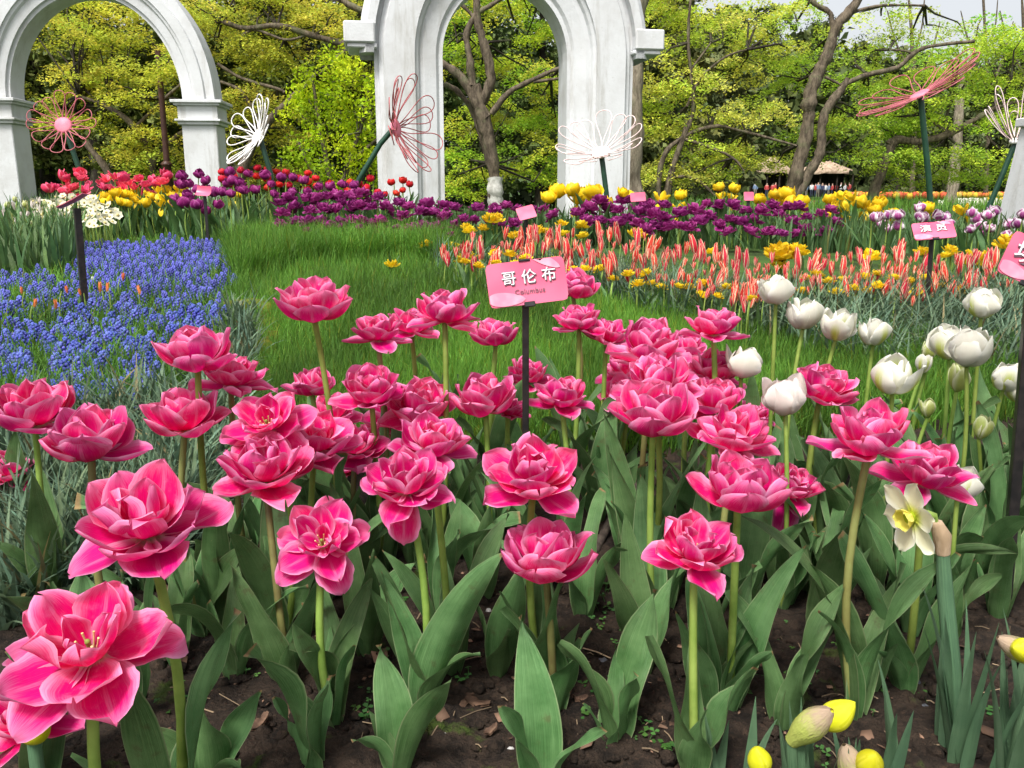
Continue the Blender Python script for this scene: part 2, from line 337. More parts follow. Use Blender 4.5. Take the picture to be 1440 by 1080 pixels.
# ------------------------------------------------------------------ plant shapes
def petal(L, W, th0, th1, cup=.8, ruf=.05, tip=0., phi=0., r0=.03, ns=12, nt_=8, r=rng, ex=1.25, point=1.12, z0=0., twist=0.):
    s = 1-(1-np.linspace(0, 1, ns+1))**1.3; t = np.linspace(-1, 1, nt_+1)
    th = R(th1)+(R(th0)-R(th1))*(1-s)**ex + R(tip)*np.clip((s-.7)/.3, 0, 1)**1.5
    ds = L*np.diff(s); mid = (th[1:]+th[:-1])/2
    rr = r0+np.concatenate([[0], np.cumsum(np.sin(mid)*ds)]); zz = z0+np.concatenate([[0], np.cumsum(np.cos(mid)*ds)])
    f = np.sin(math.pi*np.clip(s, 0, 1)**point)**.56; f = np.maximum(f, .34*(1-s)**1.5); f[-1] = .07
    w_ = W/2*f*(1+.05*np.sin(s*19+r.random()*6)*s+.03*np.sin(s*41+r.random()*6)*s)
    c = cup*(1-.35*s); a = c[:, None]*t[None]
    lat = w_[:, None]/c[:, None]*np.sin(a); inn = w_[:, None]/c[:, None]*(1-np.cos(a))
    p1, p2, p3 = r.random(3)*6.28
    ru = ruf*L*(s[:, None]**1.2)*(np.abs(t[None])**2)*np.sin(9*s[:, None]+p1+np.sign(t[None])*p2)
    ru += ruf*.8*L*(s[:, None]**3)*np.sin(3.2*t[None]+p3)
    ru -= .018*W*np.exp(-(t[None]/.16)**2)*np.sin(math.pi*s[:, None])
    inn = inn+ru
    if twist: 
        tw = R(twist)*s[:, None]; lat, inn = lat*np.cos(tw)-inn*np.sin(tw), inn*np.cos(tw)+lat*np.sin(tw)
    X = rr[:, None]-inn*np.cos(th)[:, None]; Z = zz[:, None]+inn*np.sin(th)[:, None]; Y = lat
    cp, sp = math.cos(phi), math.sin(phi)
    pts = np.stack([X*cp-Y*sp, X*sp+Y*cp, Z], -1)
    uv = np.stack([np.broadcast_to(t[None], X.shape), np.broadcast_to(s[:, None], X.shape), np.zeros_like(X)], -1)
    return pts, uv
# layers: (count, length, width, base angle, tip angle, ruffle, tip flick)
KINDS = {
 'cup':  [(5, 1.0, .94, 104, 16, .035, 0), (6, .98, .86, 84, 4, .045, 4), (6, .84, .70, 54, -6, .06, 8)],
 'open': [(4, 1.07, .84, 110, 70, .06, 10), (6, 1.0, .90, 98, 20, .05, 6), (5, .95, .78, 70, 4, .06, 8), (5, .76, .56, 40, -2, .08, 12)],
 'ball': [(4, 1.02, .90, 110, 52, .06, 8), (6, 1.0, .90, 96, 16, .05, 6), (6, .95, .76, 72, 0, .06, 6), (6, .80, .60, 44, -4, .08, 10)],
 'wide': [(5, 1.1, .86, 108, 82, .08, 12), (5, 1.0, .86, 94, 44, .07, 10), (5, .9, .70, 68, 14, .08, 10), (3, .62, .44, 46, 4, .1, 12)],
 'goblet': [(3, 1.0, 1.0, 92, -30, .025, 10), (3, .99, .98, 82, -28, .025, 8), (3, .9, .75, 50, -20, .03, 4)],
 'bud': [(3, 1.0, .62, 56, -22, .01, 0), (3, .98, .6, 46, -18, .01, 0)],
 'slim': [(3, 1.0, .30, 24, -6, .01, 5), (3, .98, .30, 20, -5, .01, 3)],
 'flat': [(7, .95, .7, 100, 40, .05, 0), (8, .9, .6, 80, 16, .06, 0), (8, .78, .5, 52, 4, .07, 0), (6, .6, .4, 28, 0, .08, 0)],
 'flared': [(3, 1.0, .62, 60, 24, .05, 14), (3, .98, .6, 46, 10, .05, 10)],
}
def layers(kind, r, jit=1.0):
    out = []
    for li, (n_, L, W, a, b, ruf, tip) in enumerate(KINDS[kind]):
        off = r.random()*6.28
        for k in range(n_):
            j = lambda s: (r.random()-.5)*2*s*jit
            out.append(dict(L=L*(1+j(.09)), W=W*(1+j(.1)), th0=a+j(8), th1=b+j(15)+(30*r.random() if r.random() < .10*jit else 0), cup=.95+j(.3), ruf=ruf*(1+j(.6)), tip=tip+j(14),
                            phi=off+k*6.283/n_+j(.26), r0=(.02 if kind == 'slim' else .045)-.008*li, z0=.012*li, twist=j(9), point=.72 if kind == 'slim' else 1.12))
    return out
def proto_bloom(name, kind, mat, seed, ns=7, nt_=5, extra=(), jit=1.0):
    r = np.random.default_rng(seed); mb = MB(); ext = 0; zs = []
    for kw in layers(kind, r, jit)+list(extra):
        p, uv = petal(r=r, ns=ns, nt_=nt_, **kw); mb.grid(p, uv)
    V = np.concatenate(mb.v); s = 1/(np.hypot(V[:, 0], V[:, 1]).max()*2)
    for i in range(len(mb.v)): mb.v[i] = mb.v[i]*s
    h = V[:, 2].max()*s
    return mb.mesh(name, mat), h
def ribbon_leaf(L, W, az, a0, a1, fold=.5, wave=.06, twist=0., r=rng, ns=16, nt_=6, ex=1.6, peak=.72, base=.34, curl=0.):
    s = np.linspace(0, 1, ns+1); t = np.linspace(-1, 1, nt_+1)
    a = R(a0)+(R(a1)-R(a0))*s**ex; ds = L/ns; mid = (a[1:]+a[:-1])/2
    rr = np.concatenate([[0], np.cumsum(np.sin(mid))])*ds; zz = np.concatenate([[0], np.cumsum(np.cos(mid))])*ds
    er = np.array([math.cos(az), math.sin(az), 0]); ez = np.array([0, 0, 1.]); side = np.array([-math.sin(az), math.cos(az), 0])
    C = rr[:, None]*er+zz[:, None]*ez + side*(curl*L*(s**2))[:, None]
    T = np.sin(a)[:, None]*er+np.cos(a)[:, None]*ez; N = np.cos(a)[:, None]*-er+np.sin(a)[:, None]*ez
    tw = R(twist)*s**1.5; S_ = np.cos(tw)[:, None]*side+np.sin(tw)[:, None]*N; N_ = np.cos(tw)[:, None]*N-np.sin(tw)[:, None]*side
    f = np.sin(math.pi*s**peak)**.85; f = np.maximum(f, base*(1-s*1.2).clip(0)); f[-1] = .02
    w_ = W/2*f
    fo = fold*(1.15-.85*s)
    p1, p2 = r.random(2)*6.28
    wv = wave*W*(np.abs(t)[None]**2)*np.sin(s[:, None]*(7+3*p2/6)+p1+np.sign(t)[None]*1.3)*np.clip(s*3, 0, 1)[:, None]
    up = fo[:, None]*w_[:, None]*(np.abs(t)[None]**1.3)+wv
    lat = w_[:, None]*t[None]*np.cos(np.minimum(fo, 1.1))[:, None]**.6
    pts = C[:, None]+lat[..., None]*S_[:, None]+up[..., None]*N_[:, None]
    uv = np.stack([np.broadcast_to(t[None], up.shape), np.broadcast_to(s[:, None], up.shape), np.zeros_like(up)], -1)
    return pts, uv
def blades(mb, base, L, W, lean, az, seg=3, col=None, droop=1.0, r=rng):
    """N narrow blades in one go; L, W, lean (radians at the tip), az arrays"""
    N = len(base); s = np.linspace(0, 1, seg+1)
    a = lean[:, None]*(.25+.75*s[None]**1.2)*droop; mid = (a[:, 1:]+a[:, :-1])/2; ds = (L/seg)[:, None]
    rr = np.concatenate([np.zeros((N, 1)), np.cumsum(np.sin(mid)*ds, 1)], 1); zz = np.concatenate([np.zeros((N, 1)), np.cumsum(np.cos(mid)*ds, 1)], 1)
    ca, sa = np.cos(az)[:, None], np.sin(az)[:, None]
    C = base[:, None]+np.stack([rr*ca, rr*sa, zz], -1)
    w_ = (W/2)[:, None]*np.maximum((1-s[None]**2.2), .06)
    fa = az+math.pi/2+(r.random(N)-.5)*1.2
    S_ = np.stack([np.cos(fa), np.sin(fa), np.zeros(N)], -1)[:, None]*w_[..., None]
    v = np.stack([C-S_, C+S_], 2).reshape(N, -1, 3); k = 2*(seg+1)
    q0 = np.concatenate([[[2*i, 2*i+1, 2*i+3, 2*i+2]] for i in range(seg)]); q = (q0[None]+np.arange(N)[:, None, None]*k).reshape(-1, 4)
    uv = np.zeros((N, seg+1, 2, 3)); uv[..., 0, 0] = -1; uv[..., 1, 0] = 1; uv[..., 1] = s[None, :, None]; uv[..., 0] += np.arange(N)[:, None, None]*1.7
    c = None if col is None else np.repeat(col, k, 0)
    mb.add(v.reshape(-1, 3), q, uv=uv.reshape(-1, 3), col=c)
def vcol(N, lo=.7, hi=1.25, r=rng, warm=.15):
    b = lo+(hi-lo)*r.random(N); h = (r.random(N)-.5)*2*warm
    return np.stack([b*(1+h), b, b*(1-h), np.ones(N)], -1)

# ------------------------------------------------------------------ the ground, soil bed, pond
ys = np.concatenate([np.linspace(-4, 8, 61), np.geomspace(8.4, 900, 60)]); xs = np.concatenate([-np.geomspace(900, 6, 30), np.linspace(-5.6, 5.6, 57), np.geomspace(6, 900, 30)])
X, Y = np.meshgrid(xs, ys); Z = ground(X, Y)
pond = (X/Y > .15) & (X/Y < .52) & (Y > 15) & (Y < 62)
Z = Z-.45*pond
tag(obj('ground', MB().grid(np.stack([X, Y, Z], -1)), M['ground']), kind='structure')
w_ = MB(); wy = np.array([14.8, 20, 30, 45, 63.]); wl = np.array([.13, .12, .13, .14, .14]); wr = np.array([.5, .52, .5, .5, .5])
w_.grid(np.stack([np.stack([wl*wy, wy, 0*wy-.16], -1), np.stack([wr*wy, wy, 0*wy-.16], -1)], 1)); tag(obj('pond_water', w_, M['water']), kind='structure')
ys = np.linspace(.25, 2.1, 190); xs = np.linspace(-1.75, 1.9, 330)
X, Y = np.meshgrid(xs, ys); Z = ground(X, Y)+.004
dz = np.array([noise.fractal(Vector((x*14, y*14, 0)), .9, 2.1, 5)*.013+abs(noise.noise(Vector((x*34, y*34, 3))))*.015 for x, y in zip(X.ravel(), Y.ravel())]).reshape(X.shape)
edge = np.clip(np.minimum(np.minimum(2.08-Y, Y-.26)/.1, 1), 0, 1)
tag(obj('soil_bed', MB().grid(np.stack([X, Y, Z+(dz+.004)*edge+.003], -1)), M['soil']), kind='structure')

# ------------------------------------------------------------------ pink double tulips: thing > stem, leaf, bloom > petal
def bed_z(x, y): return float(ground(x, y))
def stem_mesh(dx, dy, h, r0, r1, r, bow=.03):
    s = np.linspace(0, 1, 9); b = np.array([r.normal()*bow, r.normal()*bow, 0])*h
    pts = np.stack([dx*s**1.5, dy*s**1.5, h*s], -1)+np.sin(math.pi*s)[:, None]*b
    return MB().tube(pts, np.linspace(r0, r1, 9), 9)
def add_leaves(root, n_, L, W, r, mat='tleaf', az0=None, spread=(4, 16, 14, 60), far=False):
    a0 = r.random()*6.28 if az0 is None else az0
    for k in range(n_):
        az = a0+k*2.25+(r.random()-.5)*.7; sc = 1-.13*k+(r.random()-.5)*.25
        p, uv = ribbon_leaf(L*sc, W*sc*(.85+.3*r.random()), az, spread[0]+r.random()*(spread[1]-spread[0]), spread[2]+r.random()**1.5*(spread[3]-spread[2])*1.35,
                            fold=.3+.55*r.random(), wave=.05+.2*r.random(), twist=(r.random()-.5)*150, r=r, ex=1.2+2.2*r.random(), curl=(r.random()-.5)*.45, peak=.6+.3*r.random())
        off = np.array([math.cos(az), math.sin(az), 0])*.006
        obj('leaf', MB().grid(p+off-np.array([0, 0, .012]), uv), M[mat], root)
def make_bloom(parent, loc, width, kind, mat, r, tilt=(0, 0), droop=(), core=True, ns=12, nt_=8, squash=1.0):
    specs = layers(kind, r)
    for az, L, a1 in droop: specs.append(dict(L=L, W=.66*L, th0=112, th1=a1, cup=.5, ruf=.03, tip=-6, phi=az, r0=.05, z0=0))
    built = [petal(r=r, ns=ns, nt_=nt_, **k) for k in specs]
    ref = np.concatenate([b[0].reshape(-1, 3) for b in built[:len(built)-len(droop)]])
    ext = (ref[:, 0].max()-ref[:, 0].min())
    s = width/ext; h = ref[:, 2].max()*s
    mb = MB(); mb.ball((0, 0, .02*s), (.075*s, .075*s, .05*s), 10, 6, m=0)
    if core:
        mb.tube([(0, 0, .03*s), (0, 0, .26*s)], [.035*s, .03*s], 6, m=0); mb.ball((0, 0, .27*s), .04*s, 6, 4, m=0)
        for k in range(6):
            a = k*1.047+.3; mb.tube([(math.cos(a)*.03*s, math.sin(a)*.03*s, .03*s), (math.cos(a)*.10*s, math.sin(a)*.10*s, .2*s), (math.cos(a)*.13*s, math.sin(a)*.13*s, .31*s)], [.011*s, .012*s, .016*s], 5, m=1)
    b = obj('bloom', mb, [M['stem'], M['stamen']], parent, loc=loc, rot=(tilt[0], tilt[1], 0))
    for p, uv in built: obj('petal', MB().grid(p*s*np.array([1, 1, squash]), uv), M[mat], b)
    return b, h
def tulip(name, label, cat, group, px, py, wpx, real, kind, mat, seed, tilt=(0, 0), droop=(), d=None, lean=None, nleaf=4, leafL=.27, leafW=.05, stem='stem', sr=.0045, bed=True, core=True, squash=1.0):
    r = np.random.default_rng(seed); d = d or real*FPX/wpx; width = wpx*d/FPX
    c = P(px, py, d); hh = width*.30
    bx = c[0]-(r.normal()*.012 if lean is None else lean); by = d+r.normal()*.02; gz = bed_z(bx, by)
    root = thing(name, label, cat, (bx, by, gz), group)
    top = Vector((c[0]-bx, d-by, c[2]-gz-hh))
    obj('stem', stem_mesh(top.x, top.y, max(top.z, .03), sr*1.25, sr, r), M[stem], root)
    make_bloom(root, top, width, kind, mat, r, tilt, droop, core, squash=squash)
    if nleaf: add_leaves(root, nleaf, leafL*min(1.15, max(.75, top.z/.33)), leafW, r)
    return root
D = -math.pi/2
PINK = [ # px, py, width px, real width, kind, tilt x (towards viewer), tilt y, label, [droop]
 (440,415, 98,.112,'cup', .08,.0,'tall pink double tulip standing alone against the lawn above the other left blooms'),
 (530,449, 90,.110,'open',.05,.0,'pink double tulip, leftmost of the three overlapping blooms left of the pink name sign'),
 (578,444, 72,.098,'open',.0,.1,'smaller pink double tulip squeezed between two taller blooms left of the name sign'),
 (625,422, 94,.112,'open',.1,.0,'pink double tulip on a long bare stem nearest the left edge of the name sign'),
 (697,463, 66,.088,'cup', .0,-.1,'small pink cup shaped tulip just below the left corner of the name sign'),
 (806,396, 62,.095,'cup', .1,.2,'pink double tulip half hidden behind the right edge of the name sign'),
 (815,438, 74,.102,'open',.05,-.1,'pink double tulip directly below the right corner of the name sign'),
 (853,455, 74,.102,'open',.05,.25,'pink double tulip with a hanging outer petal, right of the pair under the sign corner'),
 (1005,440, 94,.112,'open',-.05,.05,'pink double tulip standing apart, just left of the white tulips'),
 (915,470,112,.130,'ball',.2,.0,'dense pink double tulip topmost in the crowded group right of the sign post'),
 (924,514,126,.132,'ball',.2,-.1,'dense pink double tulip in the middle of the crowded group right of the sign post'),
 (1004,502, 96,.118,'ball',.15,.2,'dense pink double tulip left of the white tulip with the green streak'),
 (920,565,124,.120,'cup', .15,.0,'large pink bowl shaped tulip lowest in the crowded group right of the sign post'),
 (1032,588,128,.124,'open',.2,.1,'wide open pink tulip left of the blush white tulip, with a ragged centre'),
 (1006,550, 92,.106,'ball',.1,.0,'small folded pink tulip tucked above the ragged wide open one'),
 (1155,530, 94,.108,'ball',.15,.25,'pink double tulip among white tulips, tilted to the right'),
 (790,540, 92,.108,'open',.1,.05,'pink double tulip with drooping lower petals touching the right side of the sign post'),
 (742,516, 68,.096,'ball',.1,.0,'pink double tulip partly hidden behind the black sign post'),
 (683,553, 88,.104,'cup', .0,-.05,'deep pink cup shaped tulip left of the sign post with smooth broad petals'),
 (714,562, 66,.082,'open',.0,.2,'pink tulip showing only its edge behind the smooth cup left of the sign post'),
 (521,528,108,.124,'ball',.25,.0,'round pink peony like tulip topmost in the crowded left centre group'),
 (589,556,100,.118,'ball',.3,.15,'pink double tulip facing the viewer right of the round peony like one'),
 (605,600,132,.120,'open',.15,.15,'pink double tulip with a long outer petal pointing right in the left centre group'),
 (572,652,146,.122,'open',.35,.0,'pink double tulip with one broad petal hanging straight down', [(D-.1,1.15,176)]),
 (452,730,140,.115,'wide',.75,.1,'wide open pink tulip turned to the viewer with its cream centre showing'),
 (371,642,122,.112,'ball',.15,.05,'full pink bowl shaped tulip left of the wide open one on a straight stem'),
 (375,565,124,.120,'wide',.55,.0,'pink tulip blown open flat with curled petals and visible stamens'),
 (438,532, 70,.088,'cup', .0,.0,'small pink cup shaped tulip above the crowded left centre group'),
 (440,596,118,.122,'open',.3,.2,'pink double tulip with broad petals between the flat blown one and the crowded group'),
 (497,606,104,.118,'ball',.3,.0,'dense pink double tulip in the heart of the crowded left centre group'),
 (275,480,115,.114,'cup', .05,-.05,'pink double tulip with one petal reaching left, in front of the grape hyacinths'),
 (322,508,104,.110,'open',.0,.15,'pink double tulip just behind and right of the one in front of the grape hyacinths'),
 (257,570,112,.110,'cup', .15,.0,'pink bowl shaped tulip on a brown stem below the grape hyacinths'),
 (124,600,148,.120,'cup', .1,.1,'broad deep pink cup tulip just left of the bowl on a brown stem'),
 (45,565,106,.112,'cup', .1,.05,'pink cup shaped tulip near the left edge above the grey leaves'),
 (8,645, 84,.108,'open',.1,.2,'pink tulip cut by the left edge with two long petals reaching right'),
 (203,695,222,.135,'open',.3,.05,'very large open pink tulip with spreading lower petals above the huge corner bloom'),
 (199,757, 62,.070,'cup', .0,.0,'small deep pink tulip peeping out below the very large open one'),
 (122,855,268,.138,'wide',.42,.08,'huge pink tulip in the lower left corner, the largest bloom of all', [(D-.8,1.15,118)]),
 (40,975,180,.125,'open',.15,.0,'pink tulip in the corner underneath the huge bloom'),
 (750,645,142,.118,'open',.4,.0,'pink double tulip in front of the sign post with flat lower petals'),
 (768,770,145,.116,'cup', .02,.0,'pink cup shaped tulip on a pale green stem alone above bare soil at the middle'),
 (978,745,160,.122,'open',.3,.1,'pink open tulip with petals spreading right, in front of the right hand leaf clumps'),
 (1040,668,150,.122,'cup', .15,.05,'broad pink bowl shaped tulip above the open one with petals spreading right'),
 (1112,668, 84,.092,'ball',.3,.1,'narrow pink tulip with a hanging petal beside the broad bowl shaped one', [(D-.3,1.35,174)]),
 (1226,590,150,.122,'open',.05,-.05,'pink double tulip with a long petal pointing left, below the white tulips at right'),
 (1303,640,140,.122,'open',.2,.1,'layered pink tulip above the white daffodil, overlapping the one with the long left petal'),
]
for i, row in enumerate(PINK):
    px, py, wp, real, kind, tx, ty, lab = row[:8]; k_ = 1.10 if wp < 130 else 1.0; wp *= k_; real *= k_
    tulip('pink_tulip', lab, 'tulip', 'pink double tulips', px, py, wp, real, kind, 'pink', 100+i, tilt=(tx, ty), droop=row[8] if len(row) > 8 else (),
          stem='stem_brown' if i % 4 == 1 or i in (31, 32) else 'stem', nleaf=4 if py < 820 else 2)
for i, (px, py, wp, kind, grp) in enumerate([(885,546,84,'ball',1),(968,522,92,'open',1),(962,478,76,'ball',1),(880,503,78,'open',1),(1060,572,74,'ball',1),(556,566,88,'ball',0),(535,606,90,'open',0),(468,566,84,'open',0),(470,632,92,'ball',0),(640,606,70,'open',0)]):
    lab, gr = ('pink double tulip wedged deep inside the crowded group right of the sign post', 'pink tulips wedged in the right crowd') if grp else ('pink double tulip wedged deep inside the crowded left centre group', 'pink tulips wedged in the left crowd')
    tulip('pink_tulip', lab, 'tulip', gr, px, py, wp*1.1, .128, kind, 'pink', 180+i, tilt=(.2, (i % 3-1)*.2), nleaf=3)
# leafy plants without a flower, rooted where their leaves leave the soil in the photo
LEAFY = [(590,985,.22),(700,960,.20),(760,1110,.17),(860,1050,.18),(905,960,.22),(1000,1010,.2),(1100,1030,.2),(1215,985,.22),(440,1090,.17),(330,960,.22),(250,940,.2),(520,930,.24),(620,870,.25),(820,880,.24),
         (1150,900,.24),(1280,900,.24),(1040,880,.24),(940,860,.22),(390,860,.24),(300,850,.22),(680,850,.24),(470,1000,.18),(1330,860,.24),(1400,880,.24),(880,800,.24),(560,1100,.15),(60,1100,.17),(300,1120,.16),(120,960,.17),
         (1190,820,.24),(1250,800,.24),(1390,790,.24),(1440,820,.24),(1100,800,.22),(1350,760,.22),(1440,740,.22),(1290,740,.22),(760,850,.22),(1200,740,.22),(460,850,.22),(1160,860,.28),(1230,860,.28),(1320,800,.3),(1410,830,.3),(1360,850,.3),(1270,840,.28),(1130,740,.26),(1060,780,.26),(980,800,.26),(700,780,.26),(580,800,.27),(420,780,.25),(350,800,.25),(640,760,.25),(520,780,.25),(840,740,.25),(1300,700,.27),(1400,700,.27),(1180,690,.25)]
for i, (px, py, L) in enumerate(LEAFY):
    r = np.random.default_rng(900+i); g = G(px, py)[0]
    root = thing('tulip_plant', 'clump of broad grey green tulip leaves without a flower growing from dark soil', 'tulip plant', g.tolist(), 'flowerless tulip leaf clumps in the soil bed')
    add_leaves(root, 4+i % 2, L*1.15, .052, r, spread=(4, 18, 16, 70))
# ------------------------------------------------------------------ white tulips
WHITE = [
 (1092,413,48,.062,'goblet','white','white tulip topmost of the row behind the pink blooms, below the striped tulips'),
 (1130,448,50,.064,'goblet','white','white tulip second from the left in the upper right row'),
 (1176,463,54,.066,'goblet','white','white tulip third from the left in the row, with a petal flicked right'),
 (1229,472,44,.058,'goblet','white','white tulip fourth in the row, with a green streak, nearest the lawn'),
 (1381,433,47,.062,'goblet','white','white tulip standing alone high near the right edge'),
 (1043,515,54,.064,'goblet','white','white tulip with a green streak tucked against the pink group'),
 (1106,565,65,.070,'goblet','blush','blush white tulip, large and smooth, right of the ragged pink one'),
 (1257,535,65,.072,'goblet','white','wide white tulip directly above the pink bloom with the long left petal'),
 (1296,518,25,.034,'bud','white','slender half closed white tulip right of the wide white one'),
 (1337,490,52,.066,'goblet','white','white tulip behind another, upper of the overlapping pair at the right'),
 (1361,499,56,.066,'goblet','white','white tulip in front, lower of the overlapping pair at the right'),
 (1412,536,46,.062,'goblet','white','white tulip with a green streak near the right edge'),
 (1438,552,46,.062,'goblet','white','white tulip cut by the right edge beside the green streaked one'),
 (1440,440,24,.06,'goblet','white','white tulip barely showing at the right edge below the pink sign'),
 (1348,684,60,.06,'goblet','white','fallen open white tulip behind the layered pink one'),
 (1307,500,22,.030,'bud','greenbud','green tulip bud between the half closed white tulip and the overlapping pair'),
 (1346,543,29,.036,'bud','greenbud','plump greenish white tulip bud below the overlapping white pair'),
 (1377,610,27,.032,'bud','greenbud','small green tulip bud on a dark stem near the right edge'),
 (1305,581,22,.028,'bud','greenbud','green tulip bud just above the layered pink tulip'),
 (1234,656,15,.022,'bud','greenbud','tiny green tulip bud between the two pink blooms at right'),
]
for i, (px, py, wp, real, kind, mat, lab) in enumerate(WHITE):
    tulip('white_tulip' if kind == 'goblet' else 'tulip_bud', lab, 'tulip' if kind == 'goblet' else 'tulip bud', 'white tulips' if kind == 'goblet' else 'closed tulip buds', px, py, wp, real, kind, mat, 300+i,
          tilt=(.05, (i % 3-1)*.12), nleaf=3 if kind == 'goblet' else 2, leafL=.25, leafW=.05, sr=.0034, core=False, squash=1.0 if kind == 'bud' else 1.08)

# ------------------------------------------------------------------ daffodils at the bottom right
def thick_stem(root, pts, rad, mat='narcleaf'):
    obj('stem', MB().tube(pts, rad, 10), M[mat], root)
def strap_plant(root, n_, L, W, r, lean=(3, 14)):
    for k in range(n_):
        p, uv = ribbon_leaf(L*(.8+.35*r.random()), W*(.85+.3*r.random()), r.random()*6.28, lean[0]+r.random()*(lean[1]-lean[0]), 8+r.random()*22, fold=.25, wave=.0, twist=(r.random()-.5)*60, r=r, peak=.42, base=.8, ns=14)
        o_ = r.normal(size=2)*.008
        obj('leaf', MB().grid(p+np.array([o_[0], o_[1], -.01]), uv), M['narcleaf'], root)
r = np.random.default_rng(55); d = .92
top = P(1325, 760, d); base = P(1338, 1085, d); base[2] = bed_z(0, d)
root = thing('daffodil', 'white daffodil seen from behind, nodding left on a thick stem with a papery brown sheath', 'daffodil', base.tolist())
tl = top-base
thick_stem(root, [(0, 0, -.01), (tl[0]*.3, 0, tl[2]*.4), tl*np.array([.8, 1, .8]), tl], [.0105, .010, .009, .0065])
sp = MB(); sp.tube([tl*.985+np.array([.002, 0, -.012]), tl+np.array([-.001, 0, .006]), tl+np.array([-.009, -.001, .02]), tl+np.array([-.016, 0, .024])], [.008, .0105, .0075, .004], 9); obj('spathe', sp, M['spathe'], root)
hd = P(1283, 727, d-.005)-base
sp = MB(); sp.tube([tl+np.array([-.010, 0, .018]), tl*.5+hd*.5+np.array([.006, 0, .016]), hd+np.array([.014, .0, .003])], [.0042, .004, .0065], 8); obj('flower_stalk', sp, M['stem'], root)
ax = Vector((-.80, -.25, -.12)).normalized(); q = ax.to_track_quat('Z', 'Y')
b = link('bloom', (lambda mb: mb.mesh('bloom', M['budyel']))(MB().tube([(0, 0, -.014), (0, 0, .0), (0, 0, .006)], [.006, .007, .008], 8)), root, loc=hd.tolist(), rot=q.to_euler())
for k in range(6):
    p_, uv = petal(.042, .031, 92, 62+20*(k % 2), cup=.5, ruf=.05, tip=10, phi=k*1.047+.3, r0=.004, r=r); obj('petal', MB().grid(p_, uv), M['narc'], b)
mb = MB()
for k in range(6): p_, uv = petal(.020, .020, 50, 6, cup=.7, ruf=.08, tip=15, phi=k*1.047, r0=.003, r=r, ns=8, nt_=6); mb.grid(p_, uv)
obj('cup', mb, M['narcyel'], b); strap_plant(root, 5, .22, .016, r)
def narc_bud(px, py, wpx, real, label, ang, seed, spathe=True, basepx=None, nleaf=4, leafL=.13, mat='budyel'):
    r = np.random.default_rng(seed); d = real*FPX/wpx; c = P(px, py, d); bx = P(basepx, py, d)[0] if basepx else c[0]; g = bed_z(bx, d)
    root = thing('daffodil_bud', label, 'daffodil bud', (bx, d, g), 'unopened daffodil buds')
    top = np.array([c[0]-bx, 0, max(c[2]-g, .03)]); ax = np.array([math.sin(ang), -.25, math.cos(ang)]); ax /= np.linalg.norm(ax)
    L = real*1.5; st = top-ax*L*(1.5 if spathe else .5)
    thick_stem(root, [(0, 0, -.01), st*.5+np.array([0, 0, 0]), st], [.0075, .0068, .006])
    qq = Vector(ax.tolist()).to_track_quat('Z', 'Y').to_euler()
    if spathe:
        s_ = np.linspace(0, 1, 9); rad = real*.5*np.array([.5, .66, .86, 1.0, 1.05, 1.0, .84, .6, .16])*1.0
        pts = np.outer(s_, np.array([0, 0, L*1.5])); pts[:, 0] -= .14*real*s_**2*3; mb = MB().tube(pts, rad, 12, caps=False)
        obj('spathe', mb, M['spathe_pale'], root, loc=st.tolist(), rot=qq)
    z_ = np.linspace(0, 1, 15); th = np.arange(24)*2*math.pi/24; pr = np.sin(math.pi*np.clip(z_*.94+.06, 0, 1)**.82)**.75; pr[-1] = 0
    rr = real*.5*pr[:, None]*(1+.07*np.abs(np.sin(1.5*(th[None]+1.2*z_[:, None])))-.03); Z_ = (z_*L*.95)[:, None]+0*th
    ua = ((th[None]/2.094+z_[:, None]*.3) % 1)*2-1
    mb = MB().grid(np.stack([rr*np.cos(th), rr*np.sin(th), Z_], -1), np.stack([ua, .25+.6*z_[:, None]+0*th, 0*Z_], -1), wrap=True)
    off = np.array([real*.30, -real*.22, real*.1]) if spathe else np.zeros(3)
    obj('bud', mb, M[mat], root, loc=((st+ax*L*.72+off) if spathe else (top-ax*L*.5)).tolist(), rot=(qq[0]+(.15 if spathe else 0), qq[1]+(.3 if spathe else 0), qq[2]))
    strap_plant(root, nleaf, leafL, .015, r)
narc_bud(1172, 990, 46, .030, 'tall daffodil bud bursting from a pale papery sheath at the bottom right', .55, 61, True, 1135, 5, .16)
narc_bud(1203, 1052, 42, .027, 'plump yellow daffodil bud just below the one in the pale sheath', -.15, 62, True, 1212, 4, .12)
narc_bud(1067, 1066, 38, .024, 'low round yellow daffodil bud at the bottom edge, left of the sheathed one', -.3, 63, False, 1075, 4, .11)
narc_bud(1414, 903, 36, .025, 'yellow daffodil bud pointing left at the right edge with a tan sheath', -1.0, 64, True, 1445, 4, .2)
narc_bud(50, 1020, 46, .026, 'round yellow green daffodil bud in the lower left corner under the tulips', .35, 65, False, 40, 2, .08)
for i, (px, py, L, n_) in enumerate([(1000,1110,.11,5),(1260,1100,.14,4),(1350,1090,.2,6),(1420,1090,.19,6),(1120,1115,.11,4),(1050,1120,.12,3),(1180,1120,.10,3)]):
    r = np.random.default_rng(70+i); root = thing('daffodil_plant', 'tuft of blunt upright daffodil leaves without a flower at the bottom right', 'daffodil plant', G(px, py)[0].tolist(), 'daffodil leaf tufts along the bottom right')
    strap_plant(root, n_, L, .016, r)

